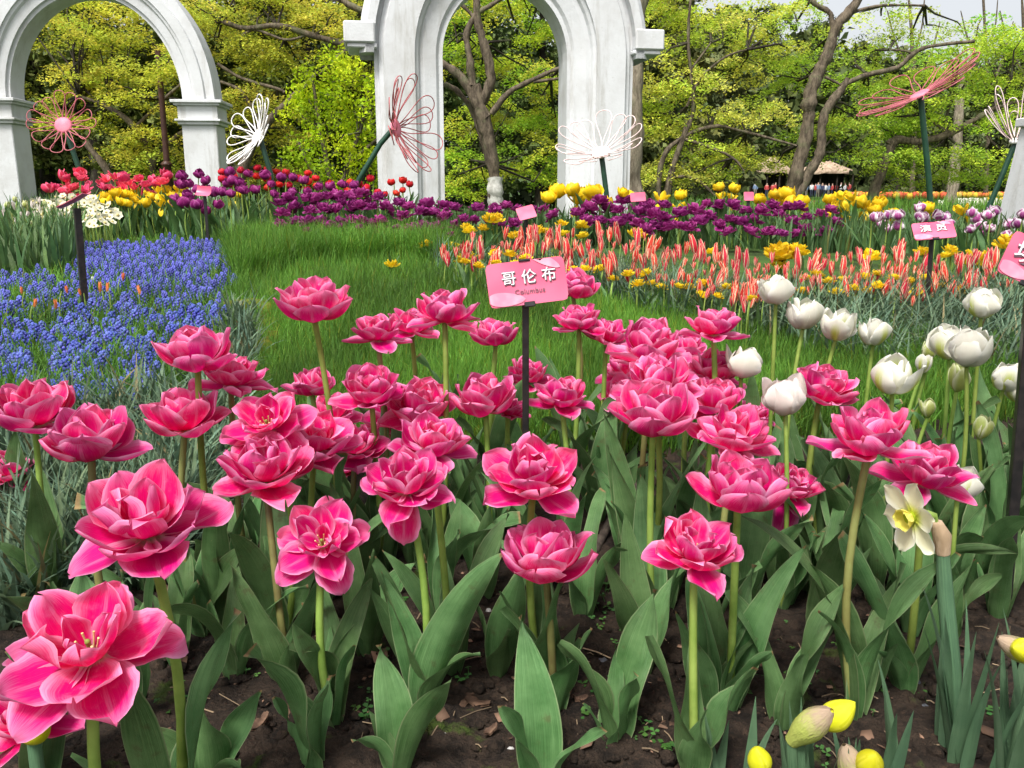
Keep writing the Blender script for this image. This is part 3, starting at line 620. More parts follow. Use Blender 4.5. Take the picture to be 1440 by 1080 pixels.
# ------------------------------------------------------------------ flowers of the beds behind: shared meshes, one thing per flower
STEM_U = [stem_mesh(0, 0, 1.0, .0042, .0032, np.random.default_rng(5+i), .012).mesh('stem', M['stem']) for i in range(3)]
FLEAF = []
for i in range(6):
    r = np.random.default_rng(40+i); p, uv = ribbon_leaf(.24, .034, 0, 6+r.random()*10, 22+r.random()*45, fold=.5, wave=.1, twist=(r.random()-.5)*90, r=r, ns=9, nt_=4); FLEAF.append(MB().grid(p, uv).mesh('leaf', M['tleaf_far']))
SLEAF = []
for i in range(4):
    r = np.random.default_rng(50+i); p, uv = ribbon_leaf(.17, .012, 0, 10+r.random()*14, 50+r.random()*50, fold=.3, wave=.05, twist=30, r=r, ns=8, nt_=2, peak=.5); SLEAF.append(MB().grid(p, uv).mesh('leaf', M['strap']))
droopx = lambda n_: [dict(L=1.15, W=.62, th0=120, th1=172, cup=.5, ruf=.04, tip=-6, phi=1.+k*2.4, r0=.05, z0=0) for k in range(n_)]
PB = {
 'purple_double': [proto_bloom('bloom', 'ball', M['purple'], 210+i, jit=1.4) for i in range(5)],
 'purple': [proto_bloom('bloom', 'goblet', M['purple'], 220+i) for i in range(3)],
 'yellow_tall': [proto_bloom('bloom', 'goblet', M['yellow'], 230), proto_bloom('bloom', 'goblet', M['yellow'], 231), proto_bloom('bloom', 'flared', M['yellow'], 233, extra=droopx(2))],
 'yellow_double': [proto_bloom('bloom', 'flat', M['yellow'], 240+i, jit=1.3) for i in range(4)],
 'red': [proto_bloom('bloom', 'goblet', M['red'], 250+i) for i in range(3)],
 'coral': [proto_bloom('bloom', 'flared', M['coral'], 260, jit=1.5), proto_bloom('bloom', 'goblet', M['coral'], 261, jit=1.5), proto_bloom('bloom', 'cup', M['coral'], 262)],
 'lilac': [proto_bloom('bloom', 'goblet', M['lilac'], 270+i, jit=1.4) for i in range(3)],
 'striped': [proto_bloom('bloom', 'slim', M['striped'], 280+i, jit=1.3) for i in range(5)],
 'orange': [proto_bloom('bloom', 'slim', M['orange'], 290+i) for i in range(2)],
 'cream': [proto_bloom('bloom', 'bud', M['greenbud'], 295), proto_bloom('bloom', 'slim', M['blush'], 296)],
}
fr = np.random.default_rng(77)
def far_tulip(name, kind, label, group, px, py, d, wpx, leaves=2, leafset=None, tilt=.2, ls=1.0, cat='tulip', sw=1.0):
    r = fr; c = P(px, py, d); wd = wpx*d/FPX; me, h = PB[kind][r.integers(len(PB[kind]))]
    bx, by = c[0]+r.normal()*.01, d; g = float(ground(bx, by)); top = max(c[2]-g-h*wd*.5, .05)
    root = thing(name, label, cat, (bx, by, g), group)
    link('stem', STEM_U[r.integers(3)], root, sc=(sw, sw, top+.008))
    link('bloom', me, root, loc=(c[0]-bx, 0, top), rot=(r.normal()*tilt, r.normal()*tilt, r.random()*6.28), sc=wd*(.92+.16*r.random()))
    LS = leafset or FLEAF
    for k in range(leaves): link('leaf', LS[r.integers(len(LS))], root, loc=(r.normal()*.01, r.normal()*.01, -.01), rot=(0, 0, r.random()*6.28), sc=ls*(.8+.4*r.random())*min(1.2, max(.5, top/.2)))
    return root
def drift(name, kind, label, group, poly, n_, gap, d0, d1, wpx, **k):
    """d runs from d0 at the top of the region to d1 at its bottom"""
    poly = np.asarray(poly, float); y0, y1 = poly[:, 1].min(), poly[:, 1].max()
    for px, py in spaced(n_, poly, gap, fr):
        f = (py-y0)/(y1-y0+1e-6); d = d0+(d1-d0)*f+fr.normal()*.06
        far_tulip(name, kind, label, group, px, py, d, wpx*(.88+.24*fr.random()), **k)
PG = 'purple tulips in the beds behind'
drift('purple_tulip', 'purple', 'slender purple tulip in the loose patch beside the left arch pillar', PG+', left patch', [(255,242),(330,236),(345,270),(300,300),(252,285),(240,262)], 20, 11, 5.4, 4.9, 20)
drift('purple_tulip', 'purple_double', 'double purple tulip in the clump right of the left patch, below the white wire flower', PG+', left clump', [(380,290),(400,272),(500,268),(505,300),(492,318),(392,316)], 20, 13, 5.2, 4.7, 30)
drift('purple_tulip', 'purple', 'single purple tulip standing among red tulips below the white wire flower', PG+', among the reds', [(318,240),(400,246),(500,258),(520,285),(440,275),(320,268)], 20, 14, 5.5, 5.1, 17)
drift('purple_tulip', 'purple_double', 'double purple tulip in the dense drift in front of the centre arch left leg', PG+', drift by the centre arch left leg', [(505,262),(550,280),(640,286),(648,312),(570,325),(500,318)], 32, 14, 5.2, 4.7, 31)
drift('purple_tulip', 'purple_double', 'double purple tulip seen through the opening of the centre arch', PG+', in the arch opening', [(648,292),(700,284),(782,290),(790,308),(720,312),(650,314)], 15, 13, 5.0, 4.6, 29)
drift('purple_tulip', 'purple_double', 'double purple tulip in the densest drift right of the pale wire flower', PG+', densest drift', [(808,292),(850,276),(930,284),(985,288),(985,318),(930,322),(815,318)], 36, 14, 5.0, 4.5, 32)
drift('purple_tulip', 'purple_double', 'double purple tulip in the drift under the tall yellow tulips', PG+', under the yellow tulips', [(985,282),(1060,284),(1175,290),(1180,322),(1130,332),(1010,326)], 30, 15, 4.9, 4.4, 30)
drift('purple_tulip', 'purple_double', 'low stray purple tulip at the lawn edge', PG+', strays', [(400,312),(560,318),(700,322),(640,332),(480,326),(396,324)], 6, 24, 4.6, 4.4, 15)
drift('red_tulip', 'red', 'red tulip in the row below the white wire flower', 'red tulips below the white wire flower', [(300,238),(345,232),(420,238),(470,250),(470,272),(400,266),(320,262)], 24, 11, 5.9, 5.5, 13)
drift('red_tulip', 'red', 'red tulip beside the leaning stem of the red wire flower', 'red tulips beside the red wire flower', [(480,252),(520,250),(585,252),(588,264),(540,275),(482,272)], 12, 11, 5.8, 5.4, 13)
CORAL = [(66,264),(78,262),(90,246),(88,268),(95,258),(110,242),(115,250),(104,262),(118,266),(98,274),(112,276),(124,258),(152,250),(160,246),(166,256),(150,262),(170,248),(158,266),(186,256),(196,250),(206,258),(214,252),(200,268),(212,270),(222,256),(230,244),(229,254),(190,262),(174,262),(140,256)]
for px, py in CORAL: far_tulip('coral_tulip', 'coral', 'bright coral pink tulip in the row inside the left arch', 'coral tulips inside the left arch', px+fr.normal()*2, py, 5.7+fr.normal()*.15, 17+6*fr.random(), sw=1.2)
drift('yellow_tulip', 'yellow_tall', 'yellow tulip in the dense band inside the left arch behind the coral ones', 'yellow tulips inside the left arch', [(126,272),(180,268),(262,262),(268,284),(200,288),(128,288)], 34, 9, 5.7, 5.4, 17)
drift('yellow_tulip', 'yellow_tall', 'yellow tulip standing among purple tulips right of the left arch', 'yellow tulips right of the left arch', [(325,262),(345,260),(346,276),(326,278)], 4, 7, 5.6, 5.4, 14)
YT = [(783,268,24),(773,277,20),(805,266,22),(812,280,22),(834,270,24),(852,285,22),(822,274,26),(884,277,20),(875,270,16),(930,278,24),(957,274,18),(957,292,22),(1014,262,16),(1030,264,16),(1014,275,16),(1028,278,16),(1066,280,18),
      (1093,272,20),(1106,272,22),(1112,284,20),(1097,284,18),(1127,283,20),(1132,292,18),(1167,280,18),(1184,274,20),(1180,290,22),(1200,276,18),(1209,284,20),(1217,288,22),(1235,284,20),(1232,294,18),(1160,302,22),(1190,310,22),(1254,303,22),(1242,318,20),(1303,290,20),(1354,294,24),(1308,301,18),(1260,322,18)]
for i, (px, py, wp) in enumerate(YT):
    lab = ('tall yellow tulip in front of the right leg of the centre arch', 'yellow tulips at the centre arch right leg') if px < 890 else ('tall yellow tulip above the purple drift right of the centre arch', 'yellow tulips above the purple drift') if px < 1080 else \
        ('tall yellow tulip in the crowd below the forked tree', 'yellow tulips below the forked tree') if px < 1240 else ('yellow tulip standing among the lilac tulips', 'yellow tulips among the lilac ones')
    far_tulip('yellow_tulip', 'yellow_tall', lab[0], lab[1], px, py, 5.1+fr.normal()*.1, wp*1.22, sw=1.1)
YD = [(551,375,22,3.7),(600,342,20,4.2),(655,361,28,3.8),(636,346,24,4.2),(660,322,20,4.4),(690,306,24,4.4),(697,304,22,4.5),(655,317,16,4.5),(680,319,20,4.4),(724,330,20,4.2),(755,322,22,4.3),(767,324,16,4.3),(790,313,16,4.5),(793,327,16,4.4),(818,315,18,4.5),(895,326,30,4.1),(820,330,16,4.3),(1000,352,18,3.9),
      (1098,352,42,3.6),(1122,348,34,3.6),(1095,368,24,3.6),(1224,357,30,3.6),(1297,352,26,3.7),(1336,349,24,3.7),(1371,362,40,3.5),(1419,339,40,3.7),(1330,358,16,3.6)]
for px, py, wp, d in YD:
    lab = ('frilly yellow double tulip low on the lawn side of the striped drift', 'low yellow double tulips left') if px < 720 else ('frilly yellow double tulip between the striped drift and the purple drift', 'yellow double tulips behind the striped drift') if px < 1050 else ('large frilly yellow double tulip behind the striped tulips on the right', 'large yellow double tulips right')
    far_tulip('yellow_double_tulip', 'yellow_double', lab[0], lab[1], px, py, d, wp*1.3, sw=1.1)
drift('yellow_double_tulip', 'yellow_double', 'yellow double tulip half hidden low among the striped tulips', 'yellow double tulips among the striped ones', [(640,355),(720,352),(790,360),(1030,400),(1070,420),(1130,375),(1280,385),(1385,400),(1380,415),(1240,408),(1150,412),(1040,425),(860,392),(660,372)], 46, 15, 3.4, 2.7, 22)
STR = [(618,360),(640,340),(665,330),(720,326),(830,322),(905,322),(925,345),(985,340),(1060,352),(1130,364),(1250,350),(1330,362),(1440,350),(1440,412),(1385,408),(1300,412),(1290,425),(1200,405),(1100,412),(1050,437),(1030,425),(960,402),(860,385),(790,372),(700,372),(640,375)]
drift('striped_tulip', 'striped', 'slim pointed red tulip with white striped edges in the drift behind the lawn', 'striped red and white tulips', STR, 260, 7.5, 3.9, 2.5, 12, leafset=SLEAF, sw=.6, tilt=.14)
LIL = [(1232,305),(1250,302),(1240,314),(1264,302),(1262,316),(1248,322),(1296,290),(1296,305),(1320,300),(1330,304),(1336,312),(1366,298),(1370,306),(1368,320),(1378,316),(1390,302),(1398,296),(1393,320),(1384,326),(1425,314),(1434,312),(1415,328),(1438,300)]
for px, py in LIL: far_tulip('lilac_tulip', 'lilac', 'lilac purple tulip with white petal edges in the right hand bed', 'lilac and white tulips in the right hand bed', px, py, 4.4+fr.normal()*.15, 18+4*fr.random())
for px, py in [(172,389),(140,404),(150,403),(196,407),(94,407),(113,410),(78,427),(47,425),(30,408)]: far_tulip('orange_tulip', 'orange', 'small orange tulip poking out between the grape hyacinths', 'orange tulips between the grape hyacinths', px, py, float(G(px, py, .09)[0][1]), 6, leaves=1, leafset=SLEAF, sw=.6, tilt=.1)
drift('cream_tulip', 'cream', 'pale pinkish cream tulip bud at the far left behind the grape hyacinths', 'cream tulip buds at the far left', [(0,275),(70,285),(95,300),(90,320),(0,310)], 22, 9, 5.0, 4.4, 8, ls=.9)
# white daffodils and snowflake flowers on the left
def little_flower(seed, c1, cup):
    r = np.random.default_rng(seed); mb = MB()
    for k in range(6):
        p, uv = petal(.5, .42, 85, 70, cup=.3, ruf=.03, phi=k*1.047, r0=.02, r=r, ns=4, nt_=3); mb.grid(p, uv, col=np.broadcast_to(c1, (20, 4)))
    p, uv = petal(.1, .1, 40, 10, r=r, ns=3, nt_=3); mb.ball((0, 0, .06), (.15, .15, .14), 7, 5, col=cup); return mb.mesh('bloom', M['dots'])
WD = [little_flower(i, (.70, .68, .52, 1), (.68, .58, .25, 1)) for i in range(3)]
for px, py in spaced(64, [(40,282),(80,276),(125,272),(160,290),(172,306),(140,322),(120,312),(60,302)], 6.0, fr):
    d = 5.3-(py-262)/60*.9; c = P(px, py, d); g = float(ground(c[0], d))
    root = thing('white_daffodil', 'small creamy white daffodil in the pale mass behind the thin black post', 'daffodil', (c[0], d, g), 'creamy white daffodils on the left')
    link('stem', STEM_U[0], root, sc=(.7, .7, max(c[2]-g, .05))); link('bloom', WD[fr.integers(3)], root, loc=(0, -.01, max(c[2]-g, .05)), rot=(1.0+fr.normal()*.5, fr.normal()*.5, fr.normal()*.8), sc=.04+.015*fr.random())
def bell(seed):
    mb = MB(); r = np.random.default_rng(seed)
    for dx, dz in ((-.35, 0), (.3, -.25), (.0, -.55)):
        pr = np.array([(0, .5), (.16, .45), (.26, .2), (.28, -.05), (.33, -.2)]); a = np.arange(8)*.7854
        mb.grid(np.stack([dx+pr[:, :1]*np.cos(a), pr[:, :1]*np.sin(a), dz+pr[:, 1:]+0*a], -1), wrap=True, col=np.broadcast_to((.82, .82, .78, 1), (40, 4)))
    return mb.mesh('bloom', M['dots'])
BELL = [bell(i) for i in range(2)]
for px, py in [(130,336),(134,329),(163,318),(170,314),(190,312),(251,318),(257,313),(229,333),(301,348),(305,349),(321,357),(325,354),(254,364),(264,380),(10,381),(8,410),(198,308),(236,306)]:
    g = G(px, py, .17)[0]; root = thing('snowflake_flower', 'small white nodding snowflake bells above the grape hyacinths', 'snowflake', (g[0], g[1], g[2]-.17), 'white snowflake bells')
    link('stem', STEM_U[1], root, sc=(.5, .5, .17)); link('bloom', BELL[fr.integers(2)], root, loc=(0, -.01, .165), rot=(0, 0, fr.random()*6), sc=.033)

# ------------------------------------------------------------------ grape hyacinths: about 290 single plants, the rest one mass
def muscari(seed):
    r = np.random.default_rng(seed); mb = MB()
    for i in range(44):
        f = i/43; z = f*.048; rad = .0115*(1-f**1.8*.85); a = i*2.4+r.random()*.5
        b = .85+.35*r.random(); tip = f > .85
        mb.ball((rad*math.cos(a), rad*math.sin(a), z-.002), (.0045*(1-.4*f), .0045*(1-.4*f), .0055*(1-.35*f)), 6, 4, col=(b*1.0, b*(1.0 if not tip else 1.3), b, 1))
    return mb.mesh('flower_spike', M['muscari'])
MUS = [muscari(i) for i in range(5)]
MUSP = [(0,352),(60,356),(110,345),(100,322),(215,320),(245,318),(318,325),(330,375),(312,395),(310,425),(230,440),(205,500),(215,520),(190,540),(150,520),(60,560),(0,560)]
pts = [p for p in spaced(620, MUSP, 7.2, fr) if noise.noise(Vector((p[0]/34, p[1]/20, 4.2))) > -.22]
far_pts = sorted(pts, key=lambda p: -p[1])
for i, (px, py) in enumerate(far_pts[:290]):
    hb = .09+.03*fr.random(); g = G(px, py, hb)[0]; root = thing('grape_hyacinth', 'deep blue grape hyacinth spike in the carpet on the left', 'grape hyacinth', (g[0], g[1], g[2]-hb), 'blue grape hyacinths')
    link('stem', STEM_U[fr.integers(3)], root, sc=(.45, .45, hb)); s_ = (1.15+.4*fr.random())*(1 if py < 480 else .92)
    link('flower_spike', MUS[fr.integers(5)], root, loc=(0, 0, hb-.012), rot=(fr.normal()*.16, fr.normal()*.16, fr.random()*6), sc=(s_*1.4, s_*1.4, s_))
mb = MB(); small = [np.array([v.co for v in me.vertices]) for me in MUS]
sq = [np.array([p.vertices[:] for p in me.polygons]) for me in MUS]
for px, py in list(far_pts[290:])+spaced(230, [(105,322),(215,320),(245,318),(318,325),(325,345),(200,372),(110,352)], 5.5, fr):
    hb = .08+.05*fr.random(); g = G(px, py, hb)[0]; k = fr.integers(5); b = .8+.5*fr.random()
    mb.add(small[k]*np.array([1.6, 1.6, 1.3])+g-np.array([0, 0, .01]), sq[k], col=np.broadcast_to((b, b*1.05, b, 1), (len(small[k]), 4)))
stuff('grape_hyacinth_carpet', mb, M['muscari'], 'far blue part of the grape hyacinth carpet', 'grape hyacinths')

# ------------------------------------------------------------------ grass and strap leaves
def field(mb, n_, poly, L, W, lean, lo=.7, hi=1.25, seg=3, warm=.12, seed=0, dz=0.0, patch=0.0):
    r = np.random.default_rng(seed); q = inpoly(n_, poly, r); g = G(q[:, 0], q[:, 1], dz); g[:, 2] = ground(g[:, 0], g[:, 1])-.004
    if patch:
        nzv = np.array([noise.noise(Vector((a*4, b*2.2, seed))) for a, b, _ in g]); keep = r.random(len(g)) < 1-patch*(nzv < -.05); g = g[keep]; nzv = nzv[keep]
        sc = 1+.35*np.clip(nzv, -.7, .7)
    else: sc = 1
    N = len(g); vc = vcol(N, lo, hi, r, warm); nv = np.array([noise.fractal(Vector((a*3.1, b*1.6, seed+.5)), .8, 2., 3) for a, b, _ in g]) if N < 120000 else 0; vc[:, :3] *= (1+.55*nv.clip(-.7, .7))[:, None]; dry = r.random(N) < .05; vc[dry, 0] *= 1.9; vc[dry, 2] *= .8
    blades(mb, g, (L[0]+(L[1]-L[0])*r.random(N))*sc, W[0]+(W[1]-W[0])*r.random(N), lean[0]+(lean[1]-lean[0])*r.random(N), r.random(N)*6.28, seg, vc, r=r)
mb = MB()
LAWN = [(318,425),(385,434),(372,480),(345,560),(330,640),(430,650),(700,620),(860,622),(1000,600),(1150,590),(1440,590),(1440,500),(1230,470),(1050,445),(960,420),(850,400),(680,380),(610,350),(520,335),(400,335),(325,345),(335,390)]
field(mb, 95000, LAWN, (.04, .10), (.0016, .003), (.2, 1.3), patch=.2, seed=1)
field(mb, 2500, [(310,425),(395,425),(400,460),(390,520),(350,620),(330,620),(365,500),(370,445)], (.03, .08), (.0018, .003), (.3, 1.5), seed=22)
field(mb, 16000, [(318,350),(400,330),(520,330),(640,345),(640,372),(560,366),(440,372),(330,400)], (.10, .20), (.003, .005), (.3, 1.5), seed=2)
field(mb, 7000, [(590,620),(860,600),(1150,560),(1440,530),(1440,600),(1000,640),(700,660)], (.06, .13), (.002, .004), (.2, 1.2), seed=3)
field(mb, 9000, [(900,270),(1240,272),(1440,268),(1440,330),(1200,330),(900,300)], (.12, .26), (.005, .009), (.1, .8), lo=.8, hi=1.4, seed=4, dz=.0)
stuff('lawn_grass', mb, M['grass'], 'green lawn of long soft grass between the flower beds', 'grass')
mb = MB()
field(mb, 3000, [(0,600),(150,585),(260,560),(335,500),(340,600),(320,700),(250,800),(150,860),(0,900)], (.09, .19), (.007, .012), (.5, 2.0), seed=5, seg=5, lo=.55, hi=1.25)
field(mb, 1300, [(0,660),(120,660),(260,660),(300,780),(200,840),(0,900)], (.12, .22), (.008, .013), (.3, 1.6), seed=6, seg=5, lo=.8, hi=1.3)
field(mb, 1400, [(780,385),(960,430),(1080,460),(1440,440),(1440,540),(1250,530),(1080,480),(920,450),(790,410)], (.12, .26), (.005, .009), (.6, 2.1), seed=7, seg=5, lo=.8, hi=1.3)
field(mb, 2400, [(600,372),(700,376),(860,392),(1000,425),(1080,445),(1440,425),(1440,470),(1100,475),(900,430),(650,395)], (.10, .22), (.004, .008), (.5, 2.0), seed=8, seg=5, lo=.75, hi=1.25)
field(mb, 420, [(318,440),(368,440),(360,520),(335,610),(310,600)], (.07, .15), (.006, .010), (.4, 1.8), seed=15, seg=5, lo=.75, hi=1.2)
stuff('strap_leaves', mb, M['strap'], 'grey green arching strap leaves under the small bulbs', 'bulb leaves')
mb = MB()
field(mb, 9000, [(0,335),(110,340),(330,330),(330,400),(330,470),(250,580),(0,640)], (.05, .10), (.003, .006), (.3, 1.7), seed=9, seg=4, lo=.45, hi=1.0)
stuff('grape_hyacinth_leaves', mb, M['grass'], 'narrow green leaves under the blue grape hyacinths', 'leaves')
mb = MB()
field(mb, 1500, [(0,300),(120,320),(245,318),(330,330),(330,300),(240,290),(120,300),(0,290)], (.16, .28), (.012, .022), (.1, .7), seed=10, seg=4, lo=.8, hi=1.25)
field(mb, 420, [(0,335),(110,335),(115,372),(60,392),(0,390)], (.18, .28), (.014, .026), (.1, .8), seed=14, seg=4, lo=.9, hi=1.35)
field(mb, 3600, [(330,325),(500,335),(640,345),(720,352),(960,345),(1190,360),(1440,350),(1440,318),(1190,325),(960,322),(720,326),(500,318),(330,308)], (.12, .22), (.012, .022), (.1, .75), seed=11, seg=4, lo=.75, hi=1.2)
stuff('tulip_foliage', mb, M['tleaf_far'], 'upright tulip leaves filling the beds behind the lawn', 'leaves')
# tiny weeds on the soil, clods
mb = MB(); r = np.random.default_rng(21)
q = inpoly(190, [(250,820),(520,780),(860,820),(1300,800),(1440,900),(1440,1080),(200,1080),(100,900)], r); cl_ = np.array([noise.noise(Vector((a/90, b/90, 2))) for a, b in q]); q = q[cl_ > -.02]
for g in G(q[:, 0], q[:, 1]):
    for _ in range(1+r.integers(4)):
        c = g+np.array([r.normal()*.01, r.normal()*.01, .012+.012*r.random()]); s_ = .0025+.0035*r.random(); b = vcol(1, .7, 1.4, r)[0]
        for k in range(3):
            a = k*2.1+r.random(); e = np.array([math.cos(a), math.sin(a), .25*r.normal()]); f = np.array([-e[1], e[0], 0]); 
            mb.add([c, c+e*s_+f*s_*.75, c+e*s_*1.5, c+e*s_-f*s_*.75], [(0, 1, 2, 3)], col=np.broadcast_to(b, (4, 4)))
        mb.tube([g-np.array([0, 0, .004]), c], .0006, 3, caps=False)
stuff('clover_weeds', mb, M['clover'], 'tiny clover weeds sprouting from the dark soil', 'weeds')
mb = MB(); q = inpoly(4200, [(150,800),(520,740),(860,760),(1440,760),(1440,1080),(60,1080)], r)
for g in G(q[:, 0], q[:, 1]):
    s_ = .002+.011*r.random()**3; mb.ball(g+np.array([0, 0, s_*.4+.008]), np.array([1, .8+.4*r.random(), .7])*s_, 6, 4, rough=.7, seed=int(r.integers(1e6)))
stuff('soil_crumbs', mb, M['soil'], 'loose crumbs and clods of dark garden soil', 'soil')
mb = MB(); q = inpoly(420, [(150,800),(520,740),(860,760),(1440,760),(1440,1080),(60,1080)], r)
for g in G(q[:, 0], q[:, 1]):
    a = r.random()*6.28; L = .004+.022*r.random()**2; e = np.array([math.cos(a), math.sin(a), .3*r.normal()]); c = g+np.array([0, 0, .016]); b = .35+1.1*r.random()
    if r.random() < .5: mb.tube([c-e*L, c+np.array([0, 0, .002]), c+e*L], .0006+.0007*r.random(), 4, col=(.26*b, .19*b, .12*b, 1))
    else:
        f = np.array([-e[1], e[0], .4*r.normal()])*L*.4; e = e*L*.6; t_ = np.array([0, 0, .0012]); v = [c-e, c-f, c+e, c+f, c-e+t_, c-f+t_, c+e+t_, c+f+t_]
        mb.add(v, [(4, 5, 6, 7), (3, 2, 1, 0), (0, 1, 5, 4), (1, 2, 6, 5), (2, 3, 7, 6), (3, 0, 4, 7)], col=np.broadcast_to((.20*b, .12*b, .08*b, 1), (8, 4)))
stuff('plant_litter', mb, M['cloth'], 'bits of straw and bark scattered on the dark soil', 'plant litter')
for i, (px, py, s_, m_) in enumerate([(565,1050,.011,'pebble'),(626,1048,.007,'palepebble'),(687,868,.006,'palepebble'),(847,942,.010,'pebble'),(982,938,.011,'pebble'),(1284,968,.009,'pebble'),(855,785,.007,'palepebble'),(690,742,.008,'pebble'),(1300,1006,.007,'pebble'),(718,1066,.005,'palepebble')]):
    g = G(px, py)[0]; o = obj('pebble', MB().ball((0, 0, 0), (s_, s_*.8, s_*.6), 9, 6, rough=.35, seed=i), M[m_], loc=(g+np.array([0, 0, .012])).tolist(), rot=(.2, .1, i))
    tag(o, ('dark grey pebble lying on the bare soil' if m_ == 'pebble' else 'pale whitish pebble lying on the bare soil'), 'pebble', 'dark pebbles on the soil' if m_ == 'pebble' else 'pale pebbles on the soil')
for i, (px, py, L, a) in enumerate([(645,905,.03,.2),(672,1005,.034,-.3),(655,1000,.03,.9),(815,1000,.022,.3),(530,875,.03,.2),(365,1035,.035,1.2),(800,985,.016,1.6),(540,938,.028,1.7),(1145,870,.025,.5),(690,1045,.02,.6)]):
    g = G(px, py)[0]; mb = MB(); r = np.random.default_rng(i)
    x, y = np.meshgrid(np.linspace(-1, 1, 7), np.linspace(-1, 1, 4)); z = .004*(x*x)*(1 if i % 2 else -1)+r.normal(size=x.shape)*.001
    wv_ = (1-.5*np.abs(x)**2); top = np.stack([x*L/2, y*L*.22*wv_, z+.0015], -1); mb.grid(top); mb.grid(top[::-1]-np.array([0, 0, .003]))
    tag(obj('bark_chip', mb, M['chip'], loc=(g+np.array([0, 0, .018])).tolist(), rot=(.15*r.normal(), .2*r.normal(), a)), 'curled brown bark chip lying on the soil', 'bark chip', 'bark chips on the soil')
g0, g1, g2 = G(828, 800)[0], G(858, 752)[0], G(892, 712)[0]
tag(obj('fallen_stick', MB().tube(np.array([g0+[0, 0, .012], g1+[0, 0, .03], g2+[.0, 0, .04], G(930, 690)[0]+[0, 0, .05]]), [.009, .008, .007, .005], 8), M['stick']), 'dark dead stick leaning out of the soil behind the middle tulips', 'stick')
# mossy stone edging of the lawn
def kerb(px_pts, label):
    g = [G(a, b)[0] for a, b in px_pts]; pts = []
    for a, b in zip(g[:-1], g[1:]):
        for f in np.linspace(0, 1, 14, endpoint=False): pts.append(a+(b-a)*f)
    pts = np.array(pts+[g[-1]]); mb = MB(); T = np.gradient(pts, axis=0); T /= np.linalg.norm(T, axis=1)[:, None]; S_ = np.stack([-T[:, 1], T[:, 0], 0*T[:, 0]], -1)
    prof = np.array([(-.045, -.03), (-.048, .015), (-.035, .035), (0, .045), (.035, .038), (.048, .012), (.045, -.03)])
    prof = prof*np.array([.75, .7]); p = pts[:, None]+prof[None, :, 0, None]*S_[:, None]+np.array([0, 0, 1])*prof[None, :, 1, None]
    p += np.array([[noise.noise_vector(Vector(c)*16)*.012+noise.noise_vector(Vector(c)*45)*.005 for c in row] for row in p])
    tag(obj('mossy_kerb', mb.grid(p), M['moss']), label, 'kerb')
kerb([(318,433),(350,432),(378,434),(385,452),(378,490),(360,540),(345,600),(325,660)], 'yellow mossy stone kerb curving between the grape hyacinths and the lawn')
kerb([(560,640),(700,620),(862,606),(1000,600),(1150,590),(1300,588)], 'mossy stone kerb between the back of the pink tulip bed and the lawn')

